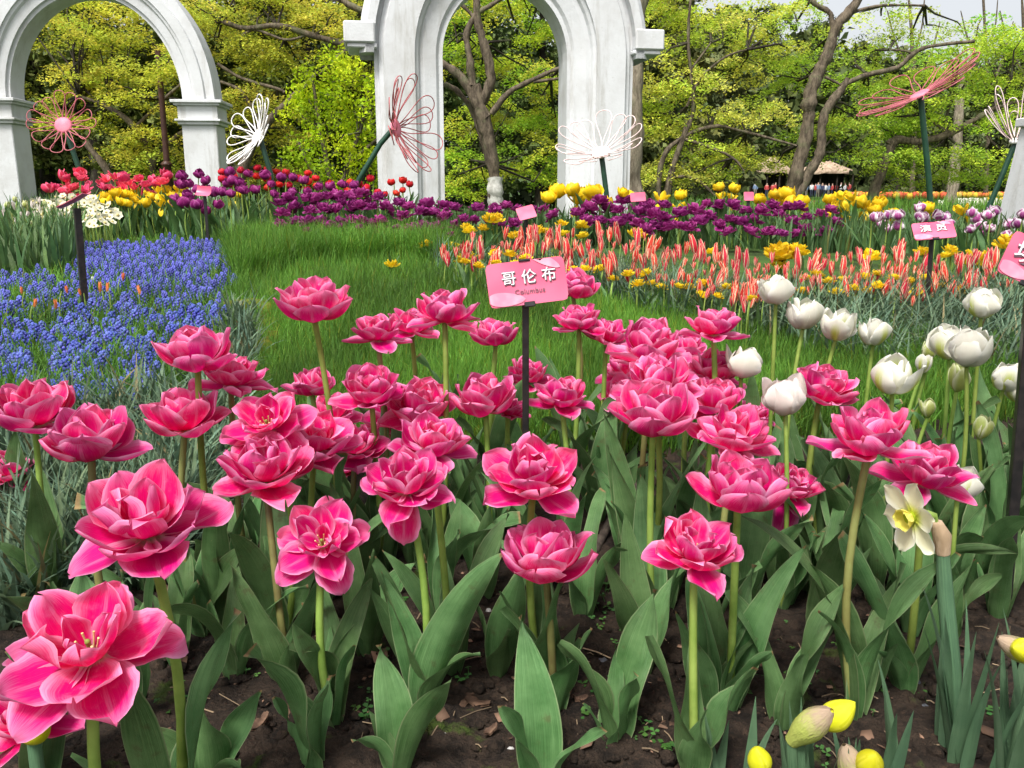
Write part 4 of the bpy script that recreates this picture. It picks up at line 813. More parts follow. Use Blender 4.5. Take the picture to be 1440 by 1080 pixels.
# ------------------------------------------------------------------ name signs
def text_mesh(body, size, font=None):
    cu = bpy.data.curves.new('lettering', 'FONT'); cu.body = body; cu.size = size; cu.space_character = 1.05; cu.align_x = 'CENTER'; cu.align_y = 'CENTER'; cu.extrude = .0004; return cu
def baked(cu):
    o = bpy.data.objects.new('lettering', cu); COL.objects.link(o); bpy.context.view_layer.update(); me = bpy.data.meshes.new_from_object(o.evaluated_get(bpy.context.evaluated_depsgraph_get())); me.name = 'lettering'; bpy.data.objects.remove(o); return me
def sign(label, center, W, H, rot, post_base, texts=(), post_r=.0055, petals=True, curl=.0, post_top=None):
    c = np.array(center); pb = np.array(post_base); root = thing('plant_sign', label, 'plant sign', pb.tolist())
    top = (np.array(post_top) if post_top is not None else c+np.array([0, .006, -H*.3]))-pb
    mb = MB(); L = float(np.linalg.norm(top)); q = Vector(top.tolist()).to_track_quat('Z', 'Y'); mb.box((0, 0, (L+.1)/2-.1), (post_r*2, post_r*2, L+.1), bev=.001)
    obj('post', mb, M['black_metal'], root, smooth=False, rot=q.to_euler())
    pl = MB(); nx, ny = 14, 8; x, y = np.meshgrid(np.linspace(-1, 1, nx+1), np.linspace(-1, 1, ny+1)); ex = 8
    # rounded rectangle
    k = 1-.045*np.clip((np.abs(x)-.86)/.14, 0, 1)*np.clip((np.abs(y)-.75)/.25, 0, 1)**2; zz = curl*(y**2+.3*x*x)*H
    f = np.stack([x*W/2*k, y*H/2*k, zz+.001], -1); b_ = f-np.array([0, 0, .002]); pl.grid(f); pl.grid(b_[:, ::-1])
    rim = np.concatenate([f[0], f[1:, -1], f[-1, -2::-1], f[-2:0:-1, 0]]); rim2 = rim-np.array([0, 0, .002]); pl.grid(np.stack([rim2, rim]), wrap=True)
    plate = obj('plate', pl, M['sign_pink'], root, loc=(c-pb).tolist(), rot=rot)
    if petals:
        for (cx, cy, L_, W_, a) in ((-.27, -.34, .46, .30, -.08), (.27, .44, .40, .22, -.55)):
            s_ = np.linspace(-1, 1, 13); hw = W_/2*np.sqrt(np.clip(1-s_**2*np.where(s_ > 0, 1, .8), .0005, 1))*(1-.28*s_); mid = 0*s_
            u = np.stack([s_*L_*W/2, mid-hw*H], -1); v = np.stack([s_*L_*W/2, mid+hw*H], -1); ca, sa = math.cos(a), math.sin(a)
            g = np.stack([u, u*.5+v*.5, v], 1); g = np.stack([g[..., 0]*ca-g[..., 1]*sa+cx*W, g[..., 0]*sa+g[..., 1]*ca+cy*H], -1)
            g[..., 0] = g[..., 0].clip(-W*.492, W*.492); g[..., 1] = g[..., 1].clip(-H*.49, H*.49)
            obj('printed_petal', MB().grid(np.concatenate([g, np.full(g.shape[:2]+(1,), .0024)], -1)), M['sign_pale'], plate)
        obj('clip', MB().box((0, -H*.5, .001), (post_r*3.2, H*.12, .006), bev=.001), M['black_metal'], plate, smooth=False); obj('clip', MB().box((-.0*W, H*.5, .001), (post_r*3.4, H*.05, .006), bev=.001), M['black_metal'], plate, smooth=False)
    for body, size, x_, y_, m_ in texts:
        for mm, off, z_ in (('sign_grey', .0012*size/.03, .0026), (m_, 0, .0036)):
            cu = text_mesh(body, size); cu.offset = 0.0006*size/.03*(1 if mm == 'sign_grey' and m_ != 'sign_grey' else 0); cu.materials.append(M[mm]); link('lettering', baked(cu), plate, loc=(x_*W+off, y_*H-off, z_+curl*H*.1))
            if m_ == 'sign_grey': break
    return root
d = 1.38; c = P(741, 397, d); pb = G(741, 858)[0]; pb[0] = c[0]
sign('pink name sign on a black post in the middle of the pink tulips, reading Columbus', c, .128, .072, (R(74), R(-6.5), R(4)), (c[0], d+.006, 0), (('哥 伦 布', .0245, .03, .10, 'sign_white'), ('Columbus', .0115, .02, -.20, 'sign_grey')), post_top=(c[0]-.002, d+.006, c[2]-.03))
d = 2.9; c = P(1313, 324, d); pb = P(1303, 440, d)
sign('small pink sign on a black post below the pink wire flower with edge on petals', c, .128, .085, (R(38), R(-6), R(-14)), (pb[0], d, float(ground(0, d))), (('演 员', .036, .0, .08, 'sign_white'),), post_r=.0065)
d = 1.25; c = P(1458, 372, d); pb = P(1412, 870, d)
sign('large pink sign cut by the right edge above a leaning black post', c, .098, .066, (R(76), R(24), R(-8)), (pb[0], d, 0), (('埃', .034, -.22, .08, 'sign_white'),), post_r=.0075)
d = 3.0; c = P(106, 284, d); pb = P(126, 490, d)
sign('sign plate seen edge on atop a thin black post among the grape hyacinths', c, .11, .07, (R(5), R(-26), R(0)), (pb[0], d, float(ground(0, d))), post_r=.011, curl=.12, petals=False)
d = 4.1; c = P(740, 299, d); pb = P(737, 360, d)
sign('small tilted pink sign in front of the arch opening above the striped tulips', c, .085, .075, (R(48), R(-14), R(10)), (pb[0], d, float(ground(0, d))), post_r=.008, petals=False)
d = 4.8; c = P(287, 270, d); pb = P(292, 330, d)
sign('tiny curled pink sign beside the right pillar of the left arch', c, .085, .06, (R(60), R(4), R(-10)), (pb[0], d, float(ground(0, d))), post_r=.008, petals=False, curl=.2)
d = 4.75; c = P(897, 277, d)
sign('tiny pink sign among the densest purple tulips', c, .082, .05, (R(70), R(-4), R(0)), (c[0], d, float(ground(0, d))), post_r=.008, petals=False)
d = 4.9; c = P(1053, 276, d)
sign('tiny pink sign half hidden behind a yellow tulip right of the centre arch', c, .055, .05, (R(70), 0, 0), (c[0], d, float(ground(0, d))), post_r=.008, petals=False)

# ------------------------------------------------------------------ wire flower sculptures
def wire_flower(label, hub, d, Rpx, normal, stem, mat, n_=15, cone=.35, hubr=.24, hubmat='hub_pink', seed=0, wire=.0033):
    r = np.random.default_rng(seed); c = P(*hub, d); pts = np.array([P(a, b, d) for a, b in stem]); g = pts[-1].copy(); g[2] = float(ground(g[0], d)); base = g
    root = thing('wire_flower', label, 'garden sculpture', base.tolist()); Rm = Rpx*d/FPX
    nv = Vector(normal).normalized(); q = nv.to_track_quat('Z', 'Y'); back = np.array(nv)*-.02
    path = np.concatenate([[c+back], pts]) if len(pts) == 1 else np.concatenate([[c+back], pts[:-1], [pts[-1]]])
    path = np.vstack([path, [path[-1][0]+(path[-1][0]-path[-2][0])*.3, d, base[2]-.05]])-base
    obj('stem', MB().tube(path, .017, 9), M['green_metal'], root)
    hb = MB(); hr = Rm*hubr; a = np.arange(20)*.31416; prof = np.array([(0, .012), (hr*.8, .011), (hr, .004), (hr, -.006), (hr*.8, -.012), (0, -.013)]); hb.grid(np.stack([prof[:, :1]*np.cos(a), prof[:, :1]*np.sin(a), prof[:, 1:]+0*a], -1)[::-1], wrap=True)
    h = obj('disc', hb, M[hubmat], root, loc=(c-base).tolist(), rot=q.to_euler())
    for k in range(n_):
        a = k*6.283/n_+r.normal()*.06; tl = np.linspace(0, 1, 25); L = Rm*(.95+.12*r.random()); hw = Rm*.15*(.85+.3*r.random())
        x = hr*.7+(L-hr*.7)*(np.sin(math.pi*tl)**.8); y = hw*np.sin(2*math.pi*tl)*np.sin(math.pi*tl)**.6*1.35; z = cone*(x/L)**1.5*L*(.75+.5*((k*7) % 5)/4)-.004
        e = np.array([math.cos(a), math.sin(a), 0]); f = np.array([-math.sin(a), math.cos(a), 0])
        p = x[:, None]*e+y[:, None]*f+z[:, None]*np.array([0, 0, 1]); obj('wire_petal', MB().tube(p, wire, 5, caps=False), M[mat], root, loc=(c-base).tolist(), rot=q.to_euler())
wire_flower('pink wire flower with a solid pink disc beside the left arch pillar', (89,176), 5.9, 42, (.12,-.95,.35), [(100,205),(113,243)], 'wire_pink', 15, .25, .27, seed=1)
wire_flower('white wire flower opening to the upper left between the two arches', (362,192), 5.7, 50, (-.62,-.55,.42), [(372,215),(381,245)], 'wire_white', 16, .35, .24, 'wire_white', seed=2, wire=.0042)
wire_flower('red and pink wire flower on a leaning stem before the lime shrub', (557,180), 5.6, 64, (.92,-.34,.16), [(535,202),(505,252),(488,292)], 'wire_red', 18, .5, .2, seed=3)
wire_flower('pale rose wire flower spread wide before the right leg of the centre arch', (845,214), 5.6, 58, (-.22,-.52,.80), [(848,235),(853,275)], 'wire_rose', 15, .42, .24, 'wire_rose', seed=4)
wire_flower('tall pink wire flower seen edge on at the right, tilted upward', (1293,133), 5.2, 82, (-.50,-.10,.86), [(1299,180),(1306,250),(1311,330)], 'wire_pink', 16, .18, .16, seed=5)
wire_flower('white wire flower partly hidden by the white column at the right edge', (1427,198), 5.6, 34, (-.28,-.3,.9), [(1412,240),(1385,305)], 'wire_rose', 10, 1.75, .2, 'wire_white', seed=6)

# ------------------------------------------------------------------ white arches, column, lamp post
def sweep(path, T_in, prof, close=True):
    """path: list of (point, outward normal); prof: list of (radial, depth)"""
    return np.array([[np.array([p[0]+n_[0]*a, b, p[1]+n_[1]*a]) for a, b in prof] for p, n_ in path])
def arch_path(Ri, zs, stretch, legs=True, n_=28, z0=0.):
    out = []
    if legs: out += [((-Ri, z), (-1, 0)) for z in np.linspace(z0, zs, 8)[:-1]]
    for a in np.linspace(math.pi, 0, n_+1):
        ca, sa = math.cos(a), math.sin(a); nn = np.array([ca*stretch, sa]); nn /= np.linalg.norm(nn)
        out.append(((Ri*ca, zs+Ri*stretch*sa), (ca, sa*stretch)))
    if legs: out += [((Ri, z), (1, 0)) for z in np.linspace(zs, z0, 8)[1:]]
    return out
def plate_box(mb, c, sz): mb.box(c, sz, bev=.012)
# centre arch: 12 px mouldings stepping back towards the opening
d = 8.0; c = P(709, 290, d); k = d/FPX*1.02; gz = float(ground(0, d))-.1
root = thing('white_arch', 'tall white rendered arch in the centre with stepped mouldings and stub blocks at its shoulders', 'arch', (c[0], d, gz), rz=R(9))
zs = float(P(709, 84, d)[2])-gz; Ri = 81*k
prof = [(0, .26), (0, -.10), (.035, -.10), (.06, -.13), (.16, -.15), (.20, -.15), (.215, -.185), (.24, -.20), (.245, -.225), (.50, -.225), (.515, -.19), (.545, -.185), (.55, -.16), (86*k, -.16), (86*k, .26), (0, .26)]
pth = arch_path(Ri, zs, 1.12)
obj('arch_body', MB().grid(sweep(pth, None, prof)), M['plaster'], root, smooth=False)
zb = float(P(709, 72, d)[2])-gz
hood = [(86*k, .22), (86*k, -.26), (96*k, -.26), (101*k, -.22), (104*k, -.18), (104*k, .22), (86*k, .22)]
ph_ = [((-Ri, z), (-1, 0)) for z in np.linspace(zb, zs, 3)[:-1]]+arch_path(Ri, zs, 1.12, legs=False)+[((Ri, z), (1, 0)) for z in np.linspace(zs, zb, 3)[1:]]
hm = MB(); hp = sweep(ph_, None, hood); hm.grid(hp)
obj('hood_moulding', hm, M['plaster'], root, smooth=False)
for s_ in (-1, 1):
    mb = MB(); plate_box(mb, (s_*(Ri+103*k), -.03, zb+.085), (38*k, .50, .17)); plate_box(mb, (s_*(Ri+100*k), -.03, zb-.018), (36*k, .46, .036)); obj('shoulder_block', mb, M['plaster'], root, smooth=False)
# left arch: ring on two capped pillars
d = 9.3; c = P(157, 285, d); k = d/FPX; gz = float(ground(0, d))-.12
root = thing('white_arch', 'white round arch on two square capped pillars with a lamp post behind it', 'arch', (c[0], d, gz), rz=R(6))
zs = float(P(157, 142, d)[2])-gz; Ri = 109*k
prof = [(0, .22), (0, -.10), (.03, -.10), (.035, -.13), (.11, -.14), (.125, -.165), (.15, -.17), (.155, -.19), (.24, -.19), (.25, -.165), (.335, -.165), (.335, .22), (0, .22)]
obj('arch_ring', MB().grid(sweep(arch_path(Ri, zs, 1.2, legs=False, n_=40), None, prof)), M['plaster'], root, smooth=False)
for s_, cx in ((-1, -Ri-.165), (1, Ri+.165)):
    mb = MB(); mb.box((cx, .02, (zs-.24)/2), (.35, .40, zs-.24), bev=.008); pl = obj('pillar', mb, M['plaster'], root, smooth=False)
    mb = MB()
    for z, h, e in ((zs-.225, .035, .03), (zs-.198, .022, .055), (zs-.12, .135, .025), (zs-.04, .026, .055), (zs-.0135, .03, .08)): mb.box((cx, .02, z), (.35+2*e, .40+2*e, h), bev=.004)
    obj('capital', mb, M['plaster'], root, smooth=False)
# column with rope at the right edge
d = 5.0; c = P(1496, 240, d); gz = float(ground(0, d)); zt = float(P(1440, 163, d)[2])-gz
root = thing('white_column', 'white tapering column with a twisted rope down its edge at the right of the frame', 'column', (c[0], d, gz-.05))
mb = MB(); a, b = .235, .175
mb.grid([[(-a, -a, 0), (a, -a, 0), (a, a, 0), (-a, a, 0)], [(-b, -b, zt), (b, -b, zt), (b, b, zt), (-b, b, zt)]], wrap=True); obj('shaft', mb, M['plaster'], root, smooth=False)
mb = MB(); mb.box((0, 0, zt+.025), (.40, .40, .05), bev=.006); mb.box((0, 0, zt+.065), (.34, .34, .03), bev=.005); obj('cap', mb, M['plaster'], root, smooth=False)
mb = MB()
for ph in (0, 2.094, 4.189):
    s_ = np.linspace(0, 1, 160); pts = np.stack([-(a+(b-a)*s_)-.008+.014*np.cos(s_*75+ph), -(a+(b-a)*s_)-.012+.014*np.sin(s_*75+ph), s_*zt], -1); mb.tube(pts, .0115, 6)
obj('rope', mb, M['rope'], root)
d = 12.0; b = P(237, 262, d); t = P(228, 117, d); gz = float(ground(0, d)); root = thing('lamp_post', 'dark brown metal lamp post standing inside the left arch', 'lamp post', (b[0], d, gz))
tl = t-np.array([b[0], d, gz]); tl[0] = tl[0]*.35; obj('shaft', MB().tube([(0, 0, 0), tl*.5, tl*1.25], [.042, .04, .036], 12), M['brown_metal'], root)
mb = MB(); h = float(P(237, 230, d)[2])-gz; mb.tube([(0, 0, -.1), (0, 0, h-.03), (0, 0, h-.02), (0, 0, h), (0, 0, h+.03)], [.062, .062, .075, .075, .045], 14); obj('base', mb, M['brown_metal'], root)

# ------------------------------------------------------------------ trees
def leafcloud(mb, c, size, tilt, cols, r, flat=True):
    N = len(c); n_ = np.stack([r.normal(size=N)*tilt, r.normal(size=N)*tilt, np.ones(N) if flat else r.normal(size=N)], -1); n_ /= np.linalg.norm(n_, axis=1)[:, None]
    u = np.cross(n_, r.normal(size=(N, 3))); u /= np.linalg.norm(u, axis=1)[:, None]; v = np.cross(n_, u)
    L = (size*(.7+.6*r.random(N)))[:, None]*.5; W = L*(.45+.2*r.random(N))[:, None]
    b = n_*L*.25
    p = np.stack([c-u*L, c-v*W+b, c+u*L, c+v*W+b], 1).reshape(-1, 3)
    mb.add(p, np.arange(4*N).reshape(N, 4), col=np.repeat(cols, 4, 0))
def leafcols(base, N, r, var=.25, hue=.12):
    b = 1+(r.random(N)-.5)*2*var; h = (r.random(N)-.5)*2*hue
    return np.stack([base[0]*b*(1+h), base[1]*b, base[2]*b*(1-h), np.ones(N)], -1).clip(0, 1)
def px_tube(mb, pts, d, n_=8, m=0, base=None):
    """pts: (px, py, half width px) at distance d"""
    w_ = np.array([P(a, b, d if len(x) < 1 else d+x[0]) for a, b, c, *x in pts]); rad = np.array([q[2] for q in pts])*d/FPX
    # smooth resample
    t = np.linspace(0, len(pts)-1, (len(pts)-1)*5+1); out = []
    for q in t:
        i = min(int(q), len(pts)-2); f = q-i; p0, p1, p2, p3 = w_[max(i-1, 0)], w_[i], w_[i+1], w_[min(i+2, len(pts)-1)]
        out.append(.5*((2*p1)+(-p0+p2)*f+(2*p0-5*p1+4*p2-p3)*f*f+(-p0+3*p1-3*p2+p3)*f**3))
    out = np.array(out); rd = np.interp(t, range(len(pts)), rad); r_ = np.random.default_rng(len(pts)+int(pts[0][0])); out[1:-1] += r_.normal(size=(len(out)-2, 3))*rd[1:-1, None]*.07
    mb.tube((out-(0 if base is None else base)), rd*(1+.1*r_.normal(size=len(rd))), n_, m=m)
def acer(name, label, base_px, d, limbs, blobs, tone, seed, mat='bark', leaf=.046, group=None, dens=1.0, padr=(.22, .5), flat=True, lime=None, twigmat='bark_dark', tilt=.55, fol='fol', tones=None):
    """limbs: lists of (px, py, half width[, depth offset]); blobs: (px, py, depth offset, rx px, ry px)"""
    r = np.random.default_rng(seed); base = P(base_px[0], base_px[1], d); base[2] = float(ground(base[0], d)); root = thing(name, label, 'shrub' if 'shrub' in name else 'tree', base.tolist(), group)
    mb = MB()
    for L in limbs: px_tube(mb, L, d, base=base)
    tw = []
    cr = MB(); k = d/FPX; nodes = np.array([P(q[0], q[1], d+(q[3] if len(q) > 3 else 0))-base for L in limbs for q in L] or [[0, 0, 1.]])
    for (px, py, dd, rx, ry) in blobs:
        c = P(px, py, d+dd)-base; RX, RZ = rx*k, ry*k; RY = RX*.75
        npad = max(4, int(dens*RX*RZ*16)+5)
        near = nodes[np.argmin(np.linalg.norm(nodes-c, axis=1))]
        for _ in range(npad):
            v = r.normal(size=3); v /= np.linalg.norm(v); v *= r.random()**.45; pc = c+v*np.array([RX, RY, RZ]); pr = padr[0]+(padr[1]-padr[0])*r.random()
            N = int(pr*pr*1000*dens*(.065/leaf)**1.6)+8; rad = pr*np.sqrt(r.random(N)); an = r.random(N)*6.283; el = .6+.4*r.random(); ro = r.random()*3.14
            x, y = rad*np.cos(an), rad*np.sin(an)*el; x, y = x*math.cos(ro)-y*math.sin(ro), x*math.sin(ro)+y*math.cos(ro)
            z = r.normal(size=N)*(.035 if flat else pr*.4)-.22*rad**2/pr*(1 if flat else 0)+.07*np.sin(x*9+ro*5)*(1 if flat else 0)
            bt = tone if tones is None else tones[r.integers(len(tones))]; bt = (np.array(bt)*1.9*(.72+.5*r.random())).clip(0, .85)
            leafcloud(cr, pc+np.stack([x, y, z], -1), np.full(N, leaf), tilt, leafcols(bt, N, r), r, flat)
            if r.random() < .35: tw.append((near, pc))
        for a, b in ((near, c),): tw.append((a, b))
    for a, b in tw:
        m1 = a*.6+b*.4+r.normal(size=3)*.12*np.linalg.norm(b-a)*.6; m2 = a*.25+b*.75+r.normal(size=3)*.1*np.linalg.norm(b-a)*.6
        mb.tube([a, m1, m2, b], np.array([.016, .011, .007, .003])*(d/12)*(1+.5*r.random()), 5, m=1, caps=False)
    obj('trunk', mb, [M[mat], M[twigmat]], root)
    if lime is not None:
        lb = MB(); px_tube(lb, lime, d, 10, base=base); obj('whitewash', lb, M['limewash'], root)
    obj('crown', cr, M[fol], root); return root
Y_OLIVE, Y_LIME, Y_GREEN = (.30, .29, .035), (.24, .34, .03), (.16, .30, .035)
# acer behind the centre arch
acer('acer_tree', 'spreading acer seen through the centre arch, its trunk whitewashed at the foot', (697,292), 11, [
 [(697,292,10),(694,240,9.5),(686,190,9),(675,150,8.5),(668,120,7)],[(682,165,8),(668,140,7),(648,108,6.5),(626,92,6),(600,80,4)],[(675,150,7),(690,110,6.5),(680,60,6),(672,30,5),(670,-20,5)],[(664,120,5.5),(660,80,4.5),(656,50,4),(668,22,4),(690,8,3),(712,-6,2)],
 [(691,160,4.5),(716,130,4),(750,112,3.5),(790,95,2.5),(830,90,2)],[(750,115,2.5),(775,112,2),(800,108,1.5)],[(688,230,4.5,.2),(676,190,4,.2),(664,155,4,.2),(645,130,4,.2),(625,118,3.5,.2)],[(672,30,3),(655,12,2.5),(640,0,2)]],
 [(700,10,1.5,80,30),(650,-10,1.2,70,30),(760,0,1.6,60,30),(720,90,1.2,70,40),(770,170,1.2,55,35),(650,60,1.0,40,40),(740,40,1.6,70,30),(640,200,1.2,40,40),(780,110,.8,40,26),(740,225,1.0,60,26),(650,250,1.3,40,24),(790,240,1.4,40,24),(700,150,2.0,70,50)], Y_LIME, 1, tones=[(.28,.35,.03),(.20,.31,.03),(.33,.34,.04)], lime=[(697.5,300,11.5),(697,275,11),(696,252,10.6)])
# thick trunk behind the right leg
acer('tall_tree', 'thick straight mottled trunk rising behind the right leg of the centre arch', (886,290), 9.6, [[(886,296,18),(886,240,16.5),(888,150,16),(890,60,15),(894,-60,14)],[(891,40,9),(905,0,7),(930,-60,5)],[(893,-40,10),(860,-140,8)]], [(920,-110,.4,90,40),(860,-150,.2,80,40)], Y_GREEN, 2, mat='bark_pale', dens=.6)
# olive acers on the left
acer('acer_tree', 'olive yellow acer filling the opening of the left arch', (190,290), 12.5, [[(170,290,6),(150,240,5),(120,200,4)],[(205,290,6),(215,230,5),(190,180,4),(150,150,3),(110,135,2)],[(214,230,4),(250,190,3),(300,170,2.5),(350,165,2)],[(190,180,3),(230,140,2.5),(260,115,2)]],
 [(228,88,-.9,40,22),(110,60,0,70,30),(180,50,.3,70,26),(120,10,.5,80,30),(200,5,.4,80,28),(260,30,.6,60,30),(60,30,.6,60,30),(150,110,.2,80,22),(90,120,0.4,40,26),(210,130,0,60,22),(200,190,-.2,60,18),(150,165,.5,60,18),(230,230,0,50,14),(120,95,.6,60,24),(260,90,.3,40,30),(80,160,.5,30,20),(170,215,.3,50,14)], Y_OLIVE, 3, tones=[(.29,.31,.03),(.23,.28,.03),(.33,.31,.04)], dens=.9)
acer('acer_tree', 'olive acer with long dark branches between the left arch and the lime shrub', (330,300), 12, [[(330,300,8),(340,240,7),(370,180,6),(430,120,4),(500,60,3)],[(312,30,3),(345,40,3.2),(390,36,3.5),(440,50,4),(500,66,5),(560,80,4)],[(340,50,1.6),(360,42,1.8),(400,56,1.8),(430,50,1.6)],[(306,90,2),(340,110,2),(390,125,2.2),(400,130,2)],[(480,0,3.5),(510,16,4.5),(540,22,5)],[(490,66,3),(520,72,3.5)],[(370,180,3),(340,130,2.5),(310,115,2)]],
 [(300,25,.2,60,22),(370,15,.4,70,22),(330,-20,.6,70,24),(420,-20,.5,70,24),(500,-10,.6,60,30),(290,160,.6,40,26),(400,190,.5,50,20),(350,235,.7,60,18),(410,250,.8,50,16),(440,25,.2,60,24),(500,40,.4,40,30),(340,75,.3,60,20),(420,85,.4,60,22),(330,130,.2,50,16),(380,150,.4,50,18),(480,100,.6,40,22),(320,185,.3,50,14),(300,215,.4,60,14),(300,60,.5,60,22),(380,60,.8,60,24),(520,110,.6,40,20)], (.31,.28,.03), 4, tones=[(.29,.30,.035),(.24,.27,.03),(.33,.30,.045)], dens=.85)
acer('acer_tree', 'olive yellow acer hanging in from above at the far upper left corner', (10,300), 13, [[(5,300,7),(0,200,6),(20,100,5),(60,30,3)]], [(20,20,0,50,20),(60,0,.2,60,20),(0,150,.6,30,40),(-30,80,.4,40,40)], Y_OLIVE, 5, tones=[(.22,.23,.03),(.27,.27,.03)], dens=.8)
# lime shrub between the arches
acer('lime_shrub', 'bright lime green shrub growing between the two arches', (470,290), 8.9, [[(470,292,5),(462,240,4),(450,180,3),(440,110,2)],[(474,290,4),(490,230,3.5),(510,170,3),(520,110,1.6)],[(466,280,4),(440,240,3),(420,200,2)],[(490,230,3),(540,190,2),(595,165,1.2)]],
 [(450,120,0,45,34),(500,125,0,42,34),(440,175,0,48,34),(500,185,-.1,50,36),(470,90,.1,40,22),(545,160,-.35,30,20),(520,230,0,44,28),(450,230,0,48,28),(575,168,-.4,18,9),(535,120,-.2,18,20),(420,150,.1,26,26),(490,260,0,50,18),(556,200,-.2,16,12)], (.26,.42,.012), 6, leaf=.040, flat=False, padr=(.08,.2), dens=2.0, tilt=1.0, tones=[(.24,.32,.008),(.18,.26,.008),(.30,.36,.012)])
# right: acer with thin dark branches, forked tree, leaning tree, bright acer
acer('acer_tree', 'yellow green acer with thin dark stems right of the mottled trunk', (935,290), 12.5, [[(935,290,5),(945,240,4.5),(962,190,4),(975,150,2.5),(968,60,2),(972,-10,1.6)],[(925,285,4),(930,230,3.5),(950,200,3),(1000,178,2.5),(1050,186,2),(1120,205,1.5)],[(960,195,2.4),(1000,208,2.2),(1030,222,1.8),(1046,240,1.4)],[(940,250,3),(975,250,2.2),(1005,275,1.8)],[(966,150,2),(985,110,1.6),(1020,80,1.4),(1050,70,1)],[(970,100,1.6),(1000,60,1.2)]],
 [(920,-20,.8,60,30),(990,-20,.8,60,26),(930,60,.3,50,34),(1090,220,.9,30,12),(940,240,.5,50,18),(990,40,.5,60,30),(960,110,.3,60,30),(1040,90,.6,60,30),(1010,150,.4,60,24),(930,170,.4,40,26),(1070,150,.8,50,26),(980,200,.3,60,18),(1050,215,.6,50,18),(1000,245,.4,60,16),(920,120,.6,40,30),(1080,50,.9,50,26),(1060,20,.9,60,20),(940,10,.6,60,26)], (.31,.35,.04), 7, tones=[(.34,.37,.05),(.27,.34,.04),(.38,.38,.07)], dens=.85)
acer('forked_tree', 'tall forked brown tree with two bent trunks above the yellow tulips', (1110,288), 13, [[(1110,292,11),(1118,250,9.5),(1132,200,9),(1138,155,9),(1140,128,9.5),(1152,100,8),(1166,70,7.5),(1178,35,7),(1200,10,6),(1215,-20,5)],[(1118,278,9),(1140,240,7),(1153,215,6.5),(1157,170,6),(1168,145,6),(1184,125,5),(1192,110,3)],[(1188,118,3),(1220,105,3.5),(1262,95,3.5),(1285,75,3),(1310,65,2.5),(1370,58,2)],[(1170,50,4),(1168,20,3.5),(1150,8,3.5),(1140,0,3)],[(1176,40,2.5),(1200,18,2),(1240,8,1.8),(1300,8,1.4)],[(1285,78,2),(1275,72,1.6),(1250,70,1.4)],[(1160,108,2),(1180,118,1.6),(1190,122,1.4)]],
 [(1130,70,.8,50,26),(1190,90,.6,50,26),(1240,60,.6,60,20),(1220,130,.5,50,20),(1090,110,.9,40,26),(1300,40,.6,60,16),(1240,20,.5,60,14),(1180,170,.7,50,20),(1130,180,1.0,50,20),(1200,210,.6,50,14),(1110,20,.9,50,20)], Y_LIME, 8, tones=[(.26,.35,.04),(.32,.37,.05),(.22,.32,.035)], dens=.7, mat='bark')
acer('acer_tree', 'bright green acer on the right with a leaning trunk bent sharply into a level branch', (1228,290), 14, [[(1222,296,8),(1236,250,7),(1250,215,6.5),(1256,198,6.5)],[(1250,204,6),(1262,196,5.5),(1290,199,5),(1330,190,5),(1365,172,4),(1400,152,3),(1450,140,2)],[(1330,188,2.5),(1332,160,2),(1342,135,1.5)],[(1362,174,2),(1385,185,1.6),(1395,200,1.2)],[(1330,185,2),(1310,170,1.5),(1300,160,1.2)]],
 [(1270,110,0,50,22),(1340,90,.1,60,24),(1400,70,.2,60,22),(1440,120,0,50,26),(1330,135,-.2,60,18),(1270,165,0,50,16),(1400,170,-.1,50,18),(1240,230,.3,40,14),(1360,215,-.2,60,14),(1420,225,-.1,50,16),(1290,220,0,40,14),(1440,50,.3,50,20),(1240,180,.5,40,18),(1300,250,.6,50,12),(1400,250,.6,50,12),(1380,120,.3,60,22),(1290,140,.4,60,22),(1270,190,.5,40,20)], (.15,.34,.025), 9, tones=[(.24,.33,.03),(.29,.36,.035),(.19,.28,.03)], dens=.95)
acer('pale_tree', 'pale straight trunk standing far back under the bright acer', (1338,290), 19, [[(1337,288,8),(1340,255,7),(1346,200,6.5),(1350,140,6),(1354,90,5)],[(1350,130,3),(1370,100,2)]], [(1340,70,.5,50,24),(1400,40,1,50,22),(1360,110,1.2,40,20)], Y_GREEN, 10, mat='bark_pale', dens=.5, leaf=.09)
for i, (px, d_, top, hw) in enumerate([(1282,58,0,4),(1385,60,-30,3.5),(1440,62,-20,3.5)]):
    acer('bare_tree', 'thin bare grey tree against the white sky in the upper right', (px,282), d_, [[(px,285,hw),(px+4,180,hw*.9),(px+2,80,hw*.7),(px-4,top,hw*.35)],[(px+3,140,hw*.5),(px+26,80,hw*.4),(px+40,30,hw*.2)],[(px+2,110,hw*.45),(px-22,60,hw*.35),(px-34,15,hw*.2)],[(px+2,80,hw*.4),(px+14,40,hw*.3),(px+18,0,hw*.2)]], [(px,top+90,0,24,14)], (.22,.24,.09), 30+i, dens=.05, leaf=.15, mat='bark', padr=(.5,1.), group='thin bare trees against the sky', twigmat='bark')
